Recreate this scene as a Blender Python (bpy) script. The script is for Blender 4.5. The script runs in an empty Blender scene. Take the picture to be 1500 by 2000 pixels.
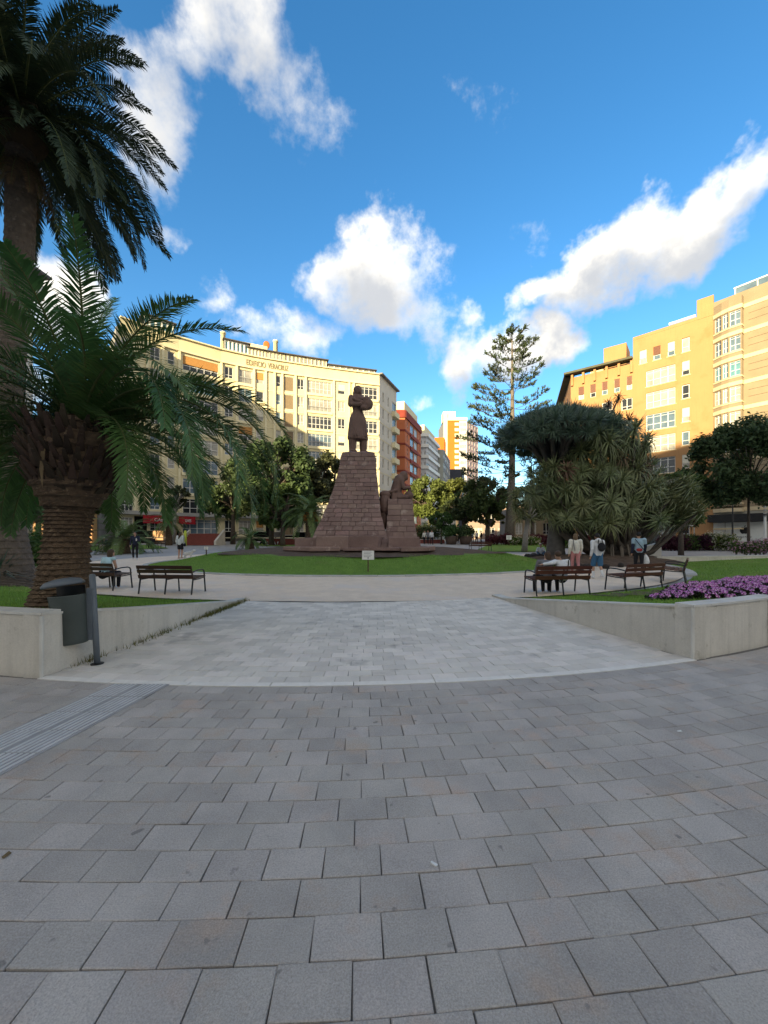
import bpy, bmesh, math, random
import numpy as np
from mathutils import Vector, Matrix
random.seed(7); NR = np.random.default_rng(7)
PI = math.pi; R = math.radians
sc = bpy.context.scene
col = sc.collection
# ------------------------------------------------------------------ camera
F, HZ, CH = 760.0, 1052.0, 1.65          # focal length and horizon row of the 1500x2000 photograph, eye height
cam_d = bpy.data.cameras.new('camera'); cam = bpy.data.objects.new('camera', cam_d); col.objects.link(cam)
cam_d.sensor_fit = 'HORIZONTAL'; cam_d.sensor_width = 36.0; cam_d.lens = 36.0*F/1500
cam_d.shift_y = (HZ-1000)/1500
cam_d.clip_start = 0.05; cam_d.clip_end = 3000
cam.location = (0, 0, CH); cam.rotation_euler = (PI/2, 0, 0)
sc.camera = cam
# ------------------------------------------------------------------ light
SUN_EL = R(12.3); SUN_H = Vector((-.5, -.866, 0)).normalized()
TOSUN = Vector((SUN_H.x*math.cos(SUN_EL), SUN_H.y*math.cos(SUN_EL), math.sin(SUN_EL)))
sl = bpy.data.lights.new('sun', 'SUN'); sl.energy = 2.0; sl.angle = R(.5); sl.color = (1.0, .83, .50)
so = bpy.data.objects.new('sun', sl); col.objects.link(so)
so.rotation_euler = TOSUN.to_track_quat('Z', 'Y').to_euler(); so.location = (-30, -40, 60)
vs = sc.view_settings; vs.view_transform = 'Standard'; vs.look = 'None'; vs.gamma = 1; vs.exposure = 2.72
vs.use_curve_mapping = False
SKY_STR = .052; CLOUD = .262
world = bpy.data.worlds.new('World'); sc.world = world; world.use_nodes = True
wn = world.node_tree.nodes; wl = world.node_tree.links; wn.clear()
def nd(t, **kw):
    n = wn.new(t)
    for k, v in kw.items(): setattr(n, k, v)
    return n
def mth(op, a, b=None, c=None, clamp=False):
    n = wn.new('ShaderNodeMath'); n.operation = op; n.use_clamp = clamp
    for i, x in enumerate((a, b, c)):
        if x is None: continue
        if isinstance(x, (int, float)): n.inputs[i].default_value = x
        else: wl.new(x, n.inputs[i])
    return n.outputs[0]
tc = nd('ShaderNodeTexCoord')
sky = nd('ShaderNodeTexSky', sky_type='NISHITA', sun_disc=False, sun_elevation=SUN_EL)
sky.sun_rotation = math.atan2(SUN_H.x, SUN_H.y); sky.altitude = 10; sky.air_density = 1.0; sky.dust_density = .25; sky.ozone_density = 2.0
hsv = nd('ShaderNodeHueSaturation'); hsv.inputs['Saturation'].default_value = 1.3; hsv.inputs['Value'].default_value = 1.0
wl.new(sky.outputs[0], hsv.inputs['Color'])
nz = nd('ShaderNodeVectorMath', operation='NORMALIZE'); wl.new(tc.outputs['Generated'], nz.inputs[0])
# domain warp, then azimuth and elevation of the view direction
wz = nd('ShaderNodeTexNoise'); wz.inputs['Scale'].default_value = 7.5; wz.inputs['Detail'].default_value = 5; wz.inputs['Roughness'].default_value = .6
wl.new(nz.outputs[0], wz.inputs['Vector'])
sub = nd('ShaderNodeVectorMath', operation='SUBTRACT'); wl.new(wz.outputs['Color'], sub.inputs[0]); sub.inputs[1].default_value = (.5, .5, .5)
scl = nd('ShaderNodeVectorMath', operation='SCALE'); wl.new(sub.outputs[0], scl.inputs[0]); scl.inputs['Scale'].default_value = .15
add = nd('ShaderNodeVectorMath', operation='ADD'); wl.new(nz.outputs[0], add.inputs[0]); wl.new(scl.outputs[0], add.inputs[1])
sx = nd('ShaderNodeSeparateXYZ'); wl.new(add.outputs[0], sx.inputs[0])
AZ = mth('ARCTAN2', sx.outputs[0], sx.outputs[1]); EL = mth('ARCSINE', mth('MINIMUM', mth('MAXIMUM', sx.outputs[2], -1.0), 1.0))
fb = nd('ShaderNodeTexNoise'); fb.inputs['Scale'].default_value = 9; fb.inputs['Detail'].default_value = 9; fb.inputs['Roughness'].default_value = .62
wl.new(nz.outputs[0], fb.inputs['Vector'])
FB = mth('SUBTRACT', fb.outputs['Fac'], .5)
def sky_ae(u, v):
    d = Vector(((u-750)/F, 1, (HZ-v)/F)).normalized()
    return math.atan2(d.x, d.y), math.asin(d.z)
# clouds seen in the sky: centre, half width, half height (photo pixels, turned into angles), tilt, density
CL = [(420,60,220,160,-.5,.82),(310,250,130,150,-.6,.78),(250,110,120,120,0,.6),(570,130,140,160,.5,.5),(640,220,70,90,.3,.5),(470,20,170,90,0,.62),
      (345,445,70,48,-.3,.62),(430,590,58,50,0,.56),(745,550,125,115,0,1.0),(650,555,75,65,0,.85),(560,650,125,50,-.1,.72),(790,620,120,70,0,.9),
      (1205,505,175,92,-.30,1.1),(1390,425,180,102,-.33,1.1),(1065,570,75,42,-.2,.85),(1085,665,72,58,0,1.0),(985,695,78,70,0,.95),(905,710,56,70,.2,.95),(912,622,36,40,0,.62),
      (930,185,75,80,.4,.52),(1020,280,50,45,.2,.33),(110,590,110,90,0,1.0),(815,775,32,25,0,.5),(1045,460,50,40,0,.5),(60,330,160,160,0,.6),
      (640,690,90,30,0,.45),(20,760,120,80,0,.9)]
blobs = []
for (u, v, w, h, rt, s) in CL:
    a, e = sky_ae(u, v); a1, _ = sky_ae(u+w, v); _, e1 = sky_ae(u, v-h); a0, _ = sky_ae(u-w, v); _, e0 = sky_ae(u, v+h)
    blobs.append((a, e, abs(a1-a0)/2*1.1, abs(e1-e0)/2*1.1, rt, s))
rr = random.Random(3)
for i in range(30):                       # broken cumulus all round, thickened to add sky light, outside the part the photograph shows
    a = rr.uniform(.95, 2*PI-.95); a = a if a < PI else a-2*PI
    blobs.append((a, rr.uniform(.15, 1.15), rr.uniform(.22, .50), rr.uniform(.10, .24), rr.uniform(-.3, .3), rr.uniform(.8, 1.1)))
for i in range(5): blobs.append((rr.uniform(-.9, .9), rr.uniform(1.15, 1.4), .6, .16, 0, rr.uniform(.8, 1.0)))
def density(AZ, EL):
    acc = None
    for (a, e, ra, re, rt, s) in blobs:
        da = mth('SUBTRACT', AZ, a); de = mth('SUBTRACT', EL, e); c, sn = math.cos(rt), math.sin(rt)
        if abs(rt) > 1e-4:
            p = mth('MULTIPLY', mth('MULTIPLY_ADD', da, c, mth('MULTIPLY', de, -sn)), 1/ra); q = mth('MULTIPLY', mth('MULTIPLY_ADD', da, sn, mth('MULTIPLY', de, c)), 1/re)
        else: p = mth('MULTIPLY', da, 1/ra); q = mth('MULTIPLY', de, 1/re)
        d = mth('MULTIPLY_ADD', mth('MULTIPLY_ADD', p, p, mth('MULTIPLY', q, q)), -s*.62, s)
        acc = d if acc is None else mth('SMOOTH_MAX', acc, d, .09)
    return mth('MAXIMUM', acc, -1.0)
D0 = density(AZ, EL); D1 = density(AZ, mth('ADD', EL, .055))
# unseen cloud cover added behind and above the viewer to brighten the shade
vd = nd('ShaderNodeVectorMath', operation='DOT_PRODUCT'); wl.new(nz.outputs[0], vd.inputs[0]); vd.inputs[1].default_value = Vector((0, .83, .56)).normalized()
fill_cloud = nd('ShaderNodeMapRange', interpolation_type='SMOOTHSTEP'); wl.new(vd.outputs['Value'], fill_cloud.inputs['Value'])
fill_cloud.inputs['From Min'].default_value = .55; fill_cloud.inputs['From Max'].default_value = .05; fill_cloud.inputs['To Min'].default_value = -1.0; fill_cloud.inputs['To Max'].default_value = .95
D0 = mth('SMOOTH_MAX', D0, fill_cloud.outputs[0], .2)
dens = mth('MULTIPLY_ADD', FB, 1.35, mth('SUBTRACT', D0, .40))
mr = nd('ShaderNodeMapRange', interpolation_type='SMOOTHSTEP'); wl.new(dens, mr.inputs['Value'])
mr.inputs['From Min'].default_value = 0.0; mr.inputs['From Max'].default_value = .62
under = mth('MULTIPLY_ADD', FB, 1.2, mth('SUBTRACT', D1, .25))
ur = nd('ShaderNodeMapRange', interpolation_type='SMOOTHSTEP'); wl.new(under, ur.inputs['Value'])
ur.inputs['From Min'].default_value = -.05; ur.inputs['From Max'].default_value = .85
cc = nd('ShaderNodeMix', data_type='RGBA'); wl.new(ur.outputs[0], cc.inputs['Factor'])
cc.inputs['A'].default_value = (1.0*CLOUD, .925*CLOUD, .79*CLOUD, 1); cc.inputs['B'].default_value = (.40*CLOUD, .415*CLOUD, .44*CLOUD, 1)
sks = nd('ShaderNodeVectorMath', operation='SCALE'); wl.new(hsv.outputs[0], sks.inputs[0]); sks.inputs['Scale'].default_value = SKY_STR
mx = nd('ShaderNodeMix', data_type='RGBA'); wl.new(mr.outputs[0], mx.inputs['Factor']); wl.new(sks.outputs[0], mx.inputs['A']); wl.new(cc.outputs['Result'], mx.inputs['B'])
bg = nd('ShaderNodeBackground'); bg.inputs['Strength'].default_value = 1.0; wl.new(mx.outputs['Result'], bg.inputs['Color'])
wo = nd('ShaderNodeOutputWorld'); wl.new(bg.outputs[0], wo.inputs['Surface'])
# ------------------------------------------------------------------ photograph pixel -> place
def zt(y): return .022*min(max(0.0, y-6), 70)
def at(u, v, Y): return Vector(((u-750)/F*Y, Y, CH+(HZ-v)/F*Y))
def G(u, v):
    y = CH*F/(v-HZ)
    if y > 6: y = (CH+.132)*F/(v-HZ+.022*F)
    return Vector(((u-750)/F*y, y, zt(y)))
CX, CY = -1.3, 21.3                                   # centre of the round garden
def rho(x, y): return math.hypot((x-CX)/15.3, (y-CY)/11.6)
def rhoi(x, y): return math.hypot((x-CX)/11.0, (y-CY)/6.3)
def sst(t): t = min(1, max(0, t)); return t*t*(3-2*t)
def z_mound(x, y): q = rhoi(x, y); return zt(y)+.58*sst((1-q)/.36)+.22*min(1, max(0, (.66-q)/.22))
def z_wedge(x, y): return zt(y)+.70*min(1, max(0, (rho(x, y)-1.03)/.41))
# ------------------------------------------------------------------ materials
MATS = {}
def mat(name, c1, c2=None, scale=6.0, rough=.85, bump=0.0, bscale=40.0, rnd=0.0, pos=False, metallic=0.0, trans=0.0, spec=.3, c3=None, s3=1.0, f3=.5, streak=0.0, detail=6, speck=None, spots=None):
    if name in MATS: return MATS[name]
    m = bpy.data.materials.new(name); m.use_nodes = True; MATS[name] = m
    N = m.node_tree.nodes; L = m.node_tree.links; b = N['Principled BSDF']
    b.inputs['Roughness'].default_value = rough; b.inputs['Metallic'].default_value = metallic; b.inputs['Specular IOR Level'].default_value = spec
    if pos: g = N.new('ShaderNodeNewGeometry'); vec = g.outputs['Position']
    else: t = N.new('ShaderNodeTexCoord'); vec = t.outputs['Object']
    c2 = c2 or tuple(x*.75 for x in c1)
    def noise(s, d=detail, rg=.6, v=vec):
        n = N.new('ShaderNodeTexNoise'); n.inputs['Scale'].default_value = s; n.inputs['Detail'].default_value = d; n.inputs['Roughness'].default_value = rg
        L.new(v, n.inputs['Vector']); return n.outputs['Fac']
    def mix(f, A, B):
        x = N.new('ShaderNodeMix'); x.data_type = 'RGBA'
        if isinstance(f, float): x.inputs['Factor'].default_value = f
        else: L.new(f, x.inputs['Factor'])
        for k, v in (('A', A), ('B', B)):
            if isinstance(v, tuple): x.inputs[k].default_value = (*v, 1)
            else: L.new(v, x.inputs[k])
        return x.outputs['Result']
    def rng(f, a, b_):
        r = N.new('ShaderNodeMapRange'); L.new(f, r.inputs['Value']); r.inputs['From Min'].default_value = a; r.inputs['From Max'].default_value = b_; return r.outputs[0]
    c = mix(rng(noise(scale), .3, .7), c1, c2)
    if c3:
        c = mix(rng(noise(s3, 8, .65), f3, f3+.12), c, c3)
    if streak:
        mp = N.new('ShaderNodeMapping'); mp.inputs['Scale'].default_value = (9, 9, .5); L.new(vec, mp.inputs['Vector'])
        c = mix(rng(noise(1.0, 8, .6, mp.outputs[0]), .5, .8), c, tuple(x*(1-streak) for x in c1))
    if spots: c = mix(rng(noise(spots[0], 2, .5), spots[1], spots[1]+.04), c, tuple(x*spots[2] for x in c2))
    if speck:
        sp = N.new('ShaderNodeMapRange'); L.new(noise(speck[0], 3, .8), sp.inputs['Value']); sp.inputs['From Min'].default_value = .25; sp.inputs['From Max'].default_value = .75; sp.inputs['To Min'].default_value = 1-speck[1]; sp.inputs['To Max'].default_value = 1+speck[1]
        hs = N.new('ShaderNodeHueSaturation'); L.new(c, hs.inputs['Color']); L.new(sp.outputs[0], hs.inputs['Value']); c = hs.outputs['Color']
    if rnd:
        g2 = N.new('ShaderNodeNewGeometry'); oi = N.new('ShaderNodeObjectInfo')
        a = N.new('ShaderNodeMath'); a.operation = 'ADD'; L.new(g2.outputs['Random Per Island'], a.inputs[0]); L.new(oi.outputs['Random'], a.inputs[1])
        fr = N.new('ShaderNodeMath'); fr.operation = 'FRACT'; L.new(a.outputs[0], fr.inputs[0])
        mm = N.new('ShaderNodeMath'); mm.operation = 'MULTIPLY_ADD'; L.new(fr.outputs[0], mm.inputs[0]); mm.inputs[1].default_value = 2*rnd; mm.inputs[2].default_value = 1-rnd
        h = N.new('ShaderNodeHueSaturation'); L.new(c, h.inputs['Color']); L.new(mm.outputs[0], h.inputs['Value'])
        h2 = N.new('ShaderNodeMath'); h2.operation = 'MULTIPLY_ADD'; L.new(oi.outputs['Random'], h2.inputs[0]); h2.inputs[1].default_value = .05*min(1, rnd*3); h2.inputs[2].default_value = .5-.025*min(1, rnd*3)
        L.new(h2.outputs[0], h.inputs['Hue']); c = h.outputs['Color']
    L.new(c, b.inputs['Base Color'])
    if bump:
        bp = N.new('ShaderNodeBump'); bp.inputs['Strength'].default_value = bump; bp.inputs['Distance'].default_value = .02
        L.new(noise(bscale, 4, .65), bp.inputs['Height']); L.new(bp.outputs[0], b.inputs['Normal'])
    if trans:
        tr = N.new('ShaderNodeBsdfTranslucent'); L.new(c, tr.inputs['Color']); ms = N.new('ShaderNodeMixShader'); ms.inputs[0].default_value = trans
        L.new(b.outputs[0], ms.inputs[1]); L.new(tr.outputs[0], ms.inputs[2]); L.new(ms.outputs[0], N['Material Output'].inputs['Surface'])
    return m
# ------------------------------------------------------------------ mesh helpers
class MB:
    def __init__(s): s.v = []; s.f = []; s.m = []; s.cur = 0
    def mark(s, i): s.cur = i; return s
    def face(s, *idx): s.f.append(tuple(idx)); s.m.append(s.cur)
    def quad(s, a, b, c, d):
        n = len(s.v); s.v += [tuple(a), tuple(b), tuple(c), tuple(d)]; s.face(n, n+1, n+2, n+3)
    def hexa(s, p):                                   # p: four bottom, four top, anticlockwise from above
        n = len(s.v); s.v += [tuple(q) for q in p]
        for q in ((3,2,1,0),(4,5,6,7),(0,1,5,4),(1,2,6,5),(2,3,7,6),(3,0,4,7)): s.face(*[n+i for i in q])
    def box(s, x0, x1, y0, y1, z0, z1, M=None):
        p = [Vector(q) for q in ((x0,y0,z0),(x1,y0,z0),(x1,y1,z0),(x0,y1,z0),(x0,y0,z1),(x1,y0,z1),(x1,y1,z1),(x0,y1,z1))]
        if M: p = [M@q for q in p]
        s.hexa(p)
    def prism(s, poly, z0, z1):
        n = len(s.v); k = len(poly); f0 = z0 if callable(z0) else (lambda x, y: z0); f1 = z1 if callable(z1) else (lambda x, y: z1)
        s.v += [(x, y, f0(x, y)) for x, y in poly]+[(x, y, f1(x, y)) for x, y in poly]
        s.face(*[n+i for i in range(k-1, -1, -1)]); s.face(*[n+k+i for i in range(k)])
        for i in range(k): j = (i+1) % k; s.face(n+i, n+j, n+k+j, n+k+i)
    def tube(s, pts, rads, seg=8, cap=True):
        pts = [Vector(p) for p in pts]; n0 = len(s.v); k = len(pts)
        if not hasattr(rads, '__len__'): rads = [rads]*k
        up = Vector((0, 0, 1)); prev = None
        for i, p in enumerate(pts):
            t = (pts[min(i+1, k-1)]-pts[max(i-1, 0)]).normalized()
            if prev is None:
                a = t.cross(up if abs(t.z) < .95 else Vector((1, 0, 0))).normalized()
            else: a = (prev-t*prev.dot(t)); a = a.normalized() if a.length > 1e-6 else t.orthogonal().normalized()
            prev = a; b = t.cross(a)
            for j in range(seg):
                w = 2*PI*j/seg; s.v.append(tuple(p+(a*math.cos(w)+b*math.sin(w))*rads[i]))
        for i in range(k-1):
            for j in range(seg):
                q = n0+i*seg; s.face(q+j, q+(j+1) % seg, q+seg+(j+1) % seg, q+seg+j)
        if cap:
            s.face(*[n0+j for j in range(seg-1, -1, -1)]); s.face(*[n0+(k-1)*seg+j for j in range(seg)])
    def ell(s, c, r, nu=12, nv=8, rot=None):
        n0 = len(s.v); c = Vector(c)
        for i in range(1, nv):
            th = PI*i/nv
            for j in range(nu):
                ph = 2*PI*j/nu; q = Vector((r[0]*math.sin(th)*math.cos(ph), r[1]*math.sin(th)*math.sin(ph), r[2]*math.cos(th)))
                s.v.append(tuple(c+(rot@q if rot else q)))
        q = Vector((0, 0, r[2])); s.v.append(tuple(c+(rot@q if rot else q))); s.v.append(tuple(c-(rot@q if rot else q)))
        T = n0+(nv-1)*nu
        for i in range(nv-2):
            for j in range(nu): a = n0+i*nu; s.face(a+j, a+nu+j, a+nu+(j+1) % nu, a+(j+1) % nu)
        for j in range(nu):
            s.face(T, n0+j, n0+(j+1) % nu); a = n0+(nv-2)*nu; s.face(T+1, a+(j+1) % nu, a+j)
    def lathe(s, prof, seg=24, c=(0, 0), sq=(1, 1), cap=True):
        n0 = len(s.v)
        for r, z in prof:
            for j in range(seg): w = 2*PI*j/seg; s.v.append((c[0]+r*sq[0]*math.cos(w), c[1]+r*sq[1]*math.sin(w), z))
        k = len(prof)
        for i in range(k-1):
            for j in range(seg): q = n0+i*seg; s.face(q+j, q+(j+1) % seg, q+seg+(j+1) % seg, q+seg+j)
        if cap: s.face(*[n0+j for j in range(seg-1, -1, -1)]); s.face(*[n0+(k-1)*seg+j for j in range(seg)])
    def mesh(s, name, mats=(), smooth=False):
        me = bpy.data.meshes.new(name); me.from_pydata(s.v, [], s.f)
        for m in (mats if isinstance(mats, (list, tuple)) else (mats,)): me.materials.append(m)
        if any(s.m): me.polygons.foreach_set('material_index', s.m)
        if smooth: me.polygons.foreach_set('use_smooth', [True]*len(s.f))
        me.update(); return me
    def build(s, name, mats, parent=None, smooth=False, M=None):
        return link(name, s.mesh(name, mats, smooth), parent, M)
def link(name, me, parent=None, M=None):
    o = bpy.data.objects.new(name, me); col.objects.link(o)
    if M is not None: o.matrix_basis = M
    if parent is not None: o.parent = parent
    return o
def npmesh(name, V, Fc, mats, smooth=False, mi=None):
    V = np.asarray(V, np.float32).reshape(-1, 3); Fc = np.asarray(Fc, np.int32); k = Fc.shape[1]
    me = bpy.data.meshes.new(name); me.vertices.add(len(V)); me.vertices.foreach_set('co', V.ravel())
    me.loops.add(Fc.size); me.loops.foreach_set('vertex_index', Fc.ravel()); me.polygons.add(len(Fc))
    me.polygons.foreach_set('loop_start', np.arange(0, Fc.size, k, dtype=np.int32))
    for m in (mats if isinstance(mats, (list, tuple)) else (mats,)): me.materials.append(m)
    if mi is not None: me.polygons.foreach_set('material_index', np.asarray(mi, np.int32))
    me.update(calc_edges=True); me.validate()
    if smooth: me.polygons.foreach_set('use_smooth', [True]*len(Fc))
    return me
def tag(o, label=None, cat=None, group=None, kind=None):
    if label: o['label'] = label
    if cat: o['category'] = cat
    if group: o['group'] = group
    if kind: o['kind'] = kind
    return o
def thing(name, label, cat, loc=(0, 0, 0), rz=0.0, group=None):
    o = bpy.data.objects.new(name, None); col.objects.link(o); o.empty_display_size = .2
    o.location = loc; o.rotation_euler = (0, 0, rz); return tag(o, label, cat, group)
def copy_tree(o, parent=None):
    c = o.copy(); col.objects.link(c); c.parent = parent
    for ch in o.children: copy_tree(ch, c)
    return c
def frame(o, x, y, z):                               # matrix from origin and three axes
    M = Matrix.Identity(4)
    for i, a in enumerate((x, y, z)): M[0][i], M[1][i], M[2][i] = a
    M[0][3], M[1][3], M[2][3] = o; return M
UP = Vector((0, 0, 1))
# ================================================================== ground and paving
m_ground = mat('pavement_concrete', (.36,.36,.36), (.28,.28,.285), 1.2, .9, .15, 30, pos=True, c3=(.2,.2,.2), s3=.6, f3=.56)
m_bed = mat('paving_joint_sand', (.20,.185,.165), (.10,.092,.083), 30, .95, .3, 80, pos=True)
m_tile = mat('paving_slab_grey', (.49,.445,.40), (.34,.312,.285), 1.6, .75, .55, 230, rnd=.10, pos=True, c3=(.45,.365,.30), s3=2.2, f3=.54, detail=10, speck=(130, .34), spots=(9, .70, .74))
m_tile2 = mat('paving_slab_ramp', (.69,.635,.565), (.57,.525,.47), 2.0, .8, .4, 160, speck=(120, .15), rnd=.12, pos=True, c3=(.40,.37,.34), s3=1.3, f3=.57)
m_strip = mat('pale_strip_stone', (.74,.70,.635), (.62,.585,.53), 9, .8, .2, 120, pos=True)
m_conc = mat('cast_concrete', (.62,.58,.51), (.50,.465,.405), 1.6, .85, .35, 60, pos=True, c3=(.33,.30,.24), s3=4.5, f3=.60, streak=.30, speck=(45, .1))
m_cap = mat('concrete_cap', (.60,.58,.53), (.46,.44,.40), 3, .8, .2, 80, pos=True)
m_gravel = mat('fine_gravel', (.79,.665,.53), (.66,.545,.43), 2.2, .95, .9, 120, speck=(60, .2), pos=True, c3=(.70,.61,.53), s3=.55, f3=.52, detail=12)
m_lawn = mat('lawn_turf', (.14,.24,.042), (.095,.175,.03), 2.5, .95, .5, 90, pos=True, c3=(.15,.19,.05), s3=.9, f3=.58)
m_grass = mat('grass_blades', (.225,.37,.072), (.15,.275,.05), .9, .8, pos=True, rnd=.3, trans=.25, c3=(.29,.33,.10), s3=.55, f3=.54)
m_soil = mat('bare_soil', (.115,.082,.062), (.065,.047,.037), 3, .95, .9, 26, pos=True, c3=(.16,.12,.09), s3=6, f3=.6)
m_kerb = mat('kerb_stone', (.46,.455,.43), (.35,.345,.33), 3, .85, .3, 60, rnd=.12)
m_drystraw = mat('dry_grass', (.12,.15,.035), (.2,.17,.07), 6, .9, rnd=.3, trans=.2)

xs = [-900,-300,-120,-60,-30,-15,-8,-4,0,4,8,15,30,60,120,300,900]
ys = [-120,-40,-10,0,3,6,8,10,13,17,22,30,45,60,76,100,160,400,1500]
b = MB()
for y in ys:
    for x in xs: b.v.append((x, y, zt(y)-.06-(.10 if abs(x) < 70 and y < 60 and y > -30 else 0)))
for i in range(len(ys)-1):
    for j in range(len(xs)-1): q = i*len(xs)+j; b.face(q, q+1, q+1+len(xs), q+len(xs))
tag(b.build('ground', m_ground), kind='structure')
# broad pale pavement of the square beyond the round garden (polar sheet around it)
b = MB(); nphi = 96; rads = [1.0, 1.03, 1.2, 1.5, 2.0, 3.0, 4.6]
def pol(phi, q): return CX+15.3*q*math.sin(phi), CY-11.6*q*math.cos(phi)
for q in rads:
    for k in range(nphi):
        x, y = pol(2*PI*k/nphi, q); b.v.append((x, y, zt(y)-.035))
for i in range(len(rads)-1):
    for k in range(nphi):
        x, y = pol(2*PI*(k+.5)/nphi, rads[i])
        if y < 11.2: continue
        a = i*nphi; b.face(a+k, a+(k+1) % nphi, a+nphi+(k+1) % nphi, a+nphi+k)
tag(b.build('pavement', m_ground), kind='structure')
# gravel ring
b = MB(); qs = np.linspace(0, 1, 9)
for q in qs:
    for k in range(160):
        ph = 2*PI*k/160; s, c = math.sin(ph), math.cos(ph)
        ro = 1.0/math.hypot(s/15.3, c/11.6); ri = 1.0/math.hypot(s/11.0, c/6.3)
        r = ri+(ro-ri)*q; x, y = CX+s*r, CY-c*r; b.v.append((x, y, zt(y)+.004*math.sin(x*3.1+y*2.2)))
for i in range(8):
    for k in range(160): a = i*160; b.face(a+k, a+(k+1) % 160, a+160+(k+1) % 160, a+160+k)
tag(b.build('gravel_path', m_gravel, smooth=True), kind='structure')
# lawn mound with the monument's bare soil bed
def ring_mesh(name, q0, q1, n, dz, m, lump=0.0, cx=CX, cy=CY, ax=11.0, ay=6.3, zf=z_mound):
    b = MB()
    for i in range(n+1):
        q = q0+(q1-q0)*i/n
        for k in range(120):
            ph = 2*PI*k/120; x, y = cx+ax*q*math.sin(ph), cy-ay*q*math.cos(ph)
            w = 1+.05*math.sin(ph*5+1)+.03*math.sin(ph*11) if i in (0,) and lump else 1
            b.v.append((cx+(x-cx)*w, cy+(y-cy)*w, zf(x, y)+dz+random.uniform(-lump, lump)))
    for i in range(n):
        for k in range(120): a = i*120; b.face(a+k, a+(k+1) % 120, a+120+(k+1) % 120, a+120+k)
    o = b.build(name, m, smooth=True); return tag(o, kind='structure')
ring_mesh('lawn', 1.0, .05, 16, .012, m_lawn)
ring_mesh('soil_bed', .67, .05, 8, .035, m_soil, lump=.012)
# kerb stones round the lawn
kp = tag(bpy.data.objects.new('kerb', None), kind='structure'); col.objects.link(kp)
def kerb_run(ax, ay, ph0, ph1, n, w, h, zoff, cx=CX, cy=CY):
    for k in range(n):
        a0 = ph0+(ph1-ph0)*k/n; a1 = ph0+(ph1-ph0)*(k+1)/n; P = []
        g = (a1-a0)*.012
        for (a, r) in ((a0+g, 0), (a1-g, 0), (a1-g, w), (a0+g, w)):
            P.append((cx+(ax+r)*math.sin(a), cy-(ay+r)*math.cos(a)))
        b = MB(); j = random.uniform(-.004, .004)
        b.hexa([(x, y, zt(y)-.1) for x, y in P[::1]]+[(x, y, zt(y)+h+zoff+j) for x, y in P])
        b.build('kerb_stone', m_kerb, kp)
kerb_run(11.0, 6.3, -PI, PI, 66, .24, .05, 0)
kerb_run(15.3, 11.6, R(58), R(100), 14, .42, .06, 0)
kerb_run(15.3, 11.6, R(-100), R(-52), 16, .30, .05, 0)
# ---------------------------------------------------------------- planter wedges (lawn raised behind the concrete walls)
A_L0, A_L1 = R(-11.0), R(-9.45); A_R0, A_R1 = R(21.2), R(19.1)
def hf(phi): return 1.0 if abs(phi) < R(42) else max(.42, 1-(abs(phi)-R(42))/R(40)*.58)
def zw(x, y):
    phi = math.atan2(x-CX, CY-y); return zt(y)+.72*hf(phi)*min(1, max(0, (rho(x, y)-1.02)/.42))
def rout(phi, side):
    a = abs(phi); base = 16.66
    return base if a < R(34) else base+(a-R(34))/R(30)*(9.5 if side > 0 else 5.0)
def wedge(side):
    b = MB(); nt, npn = 14, 40; P = []
    p0i, p0o = (A_R0, A_R1) if side > 0 else (A_L0, A_L1); pm = R(89)*side
    for i in range(npn+1):
        s = i/npn
        for j in range(nt+1):
            t = j/nt; st = p0i+(p0o-p0i)*t; phi = st+(pm-st)*s**1.4
            ri = 1.02/math.hypot(math.sin(phi)/15.3, math.cos(phi)/11.6); ro = rout(phi, side)
            r = ri+(ro-ri)*t; x, y = CX+r*math.sin(phi), CY-r*math.cos(phi); b.v.append((x, y, zw(x, y)))
    for i in range(npn):
        for j in range(nt):
            q = i*(nt+1)+j; fc = (q, q+nt+1, q+nt+2, q+1); b.face(*(fc if side < 0 else fc[::-1]))
    return tag(b.build('lawn', m_lawn, smooth=True), kind='structure')
wedge(1); wedge(-1)
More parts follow.
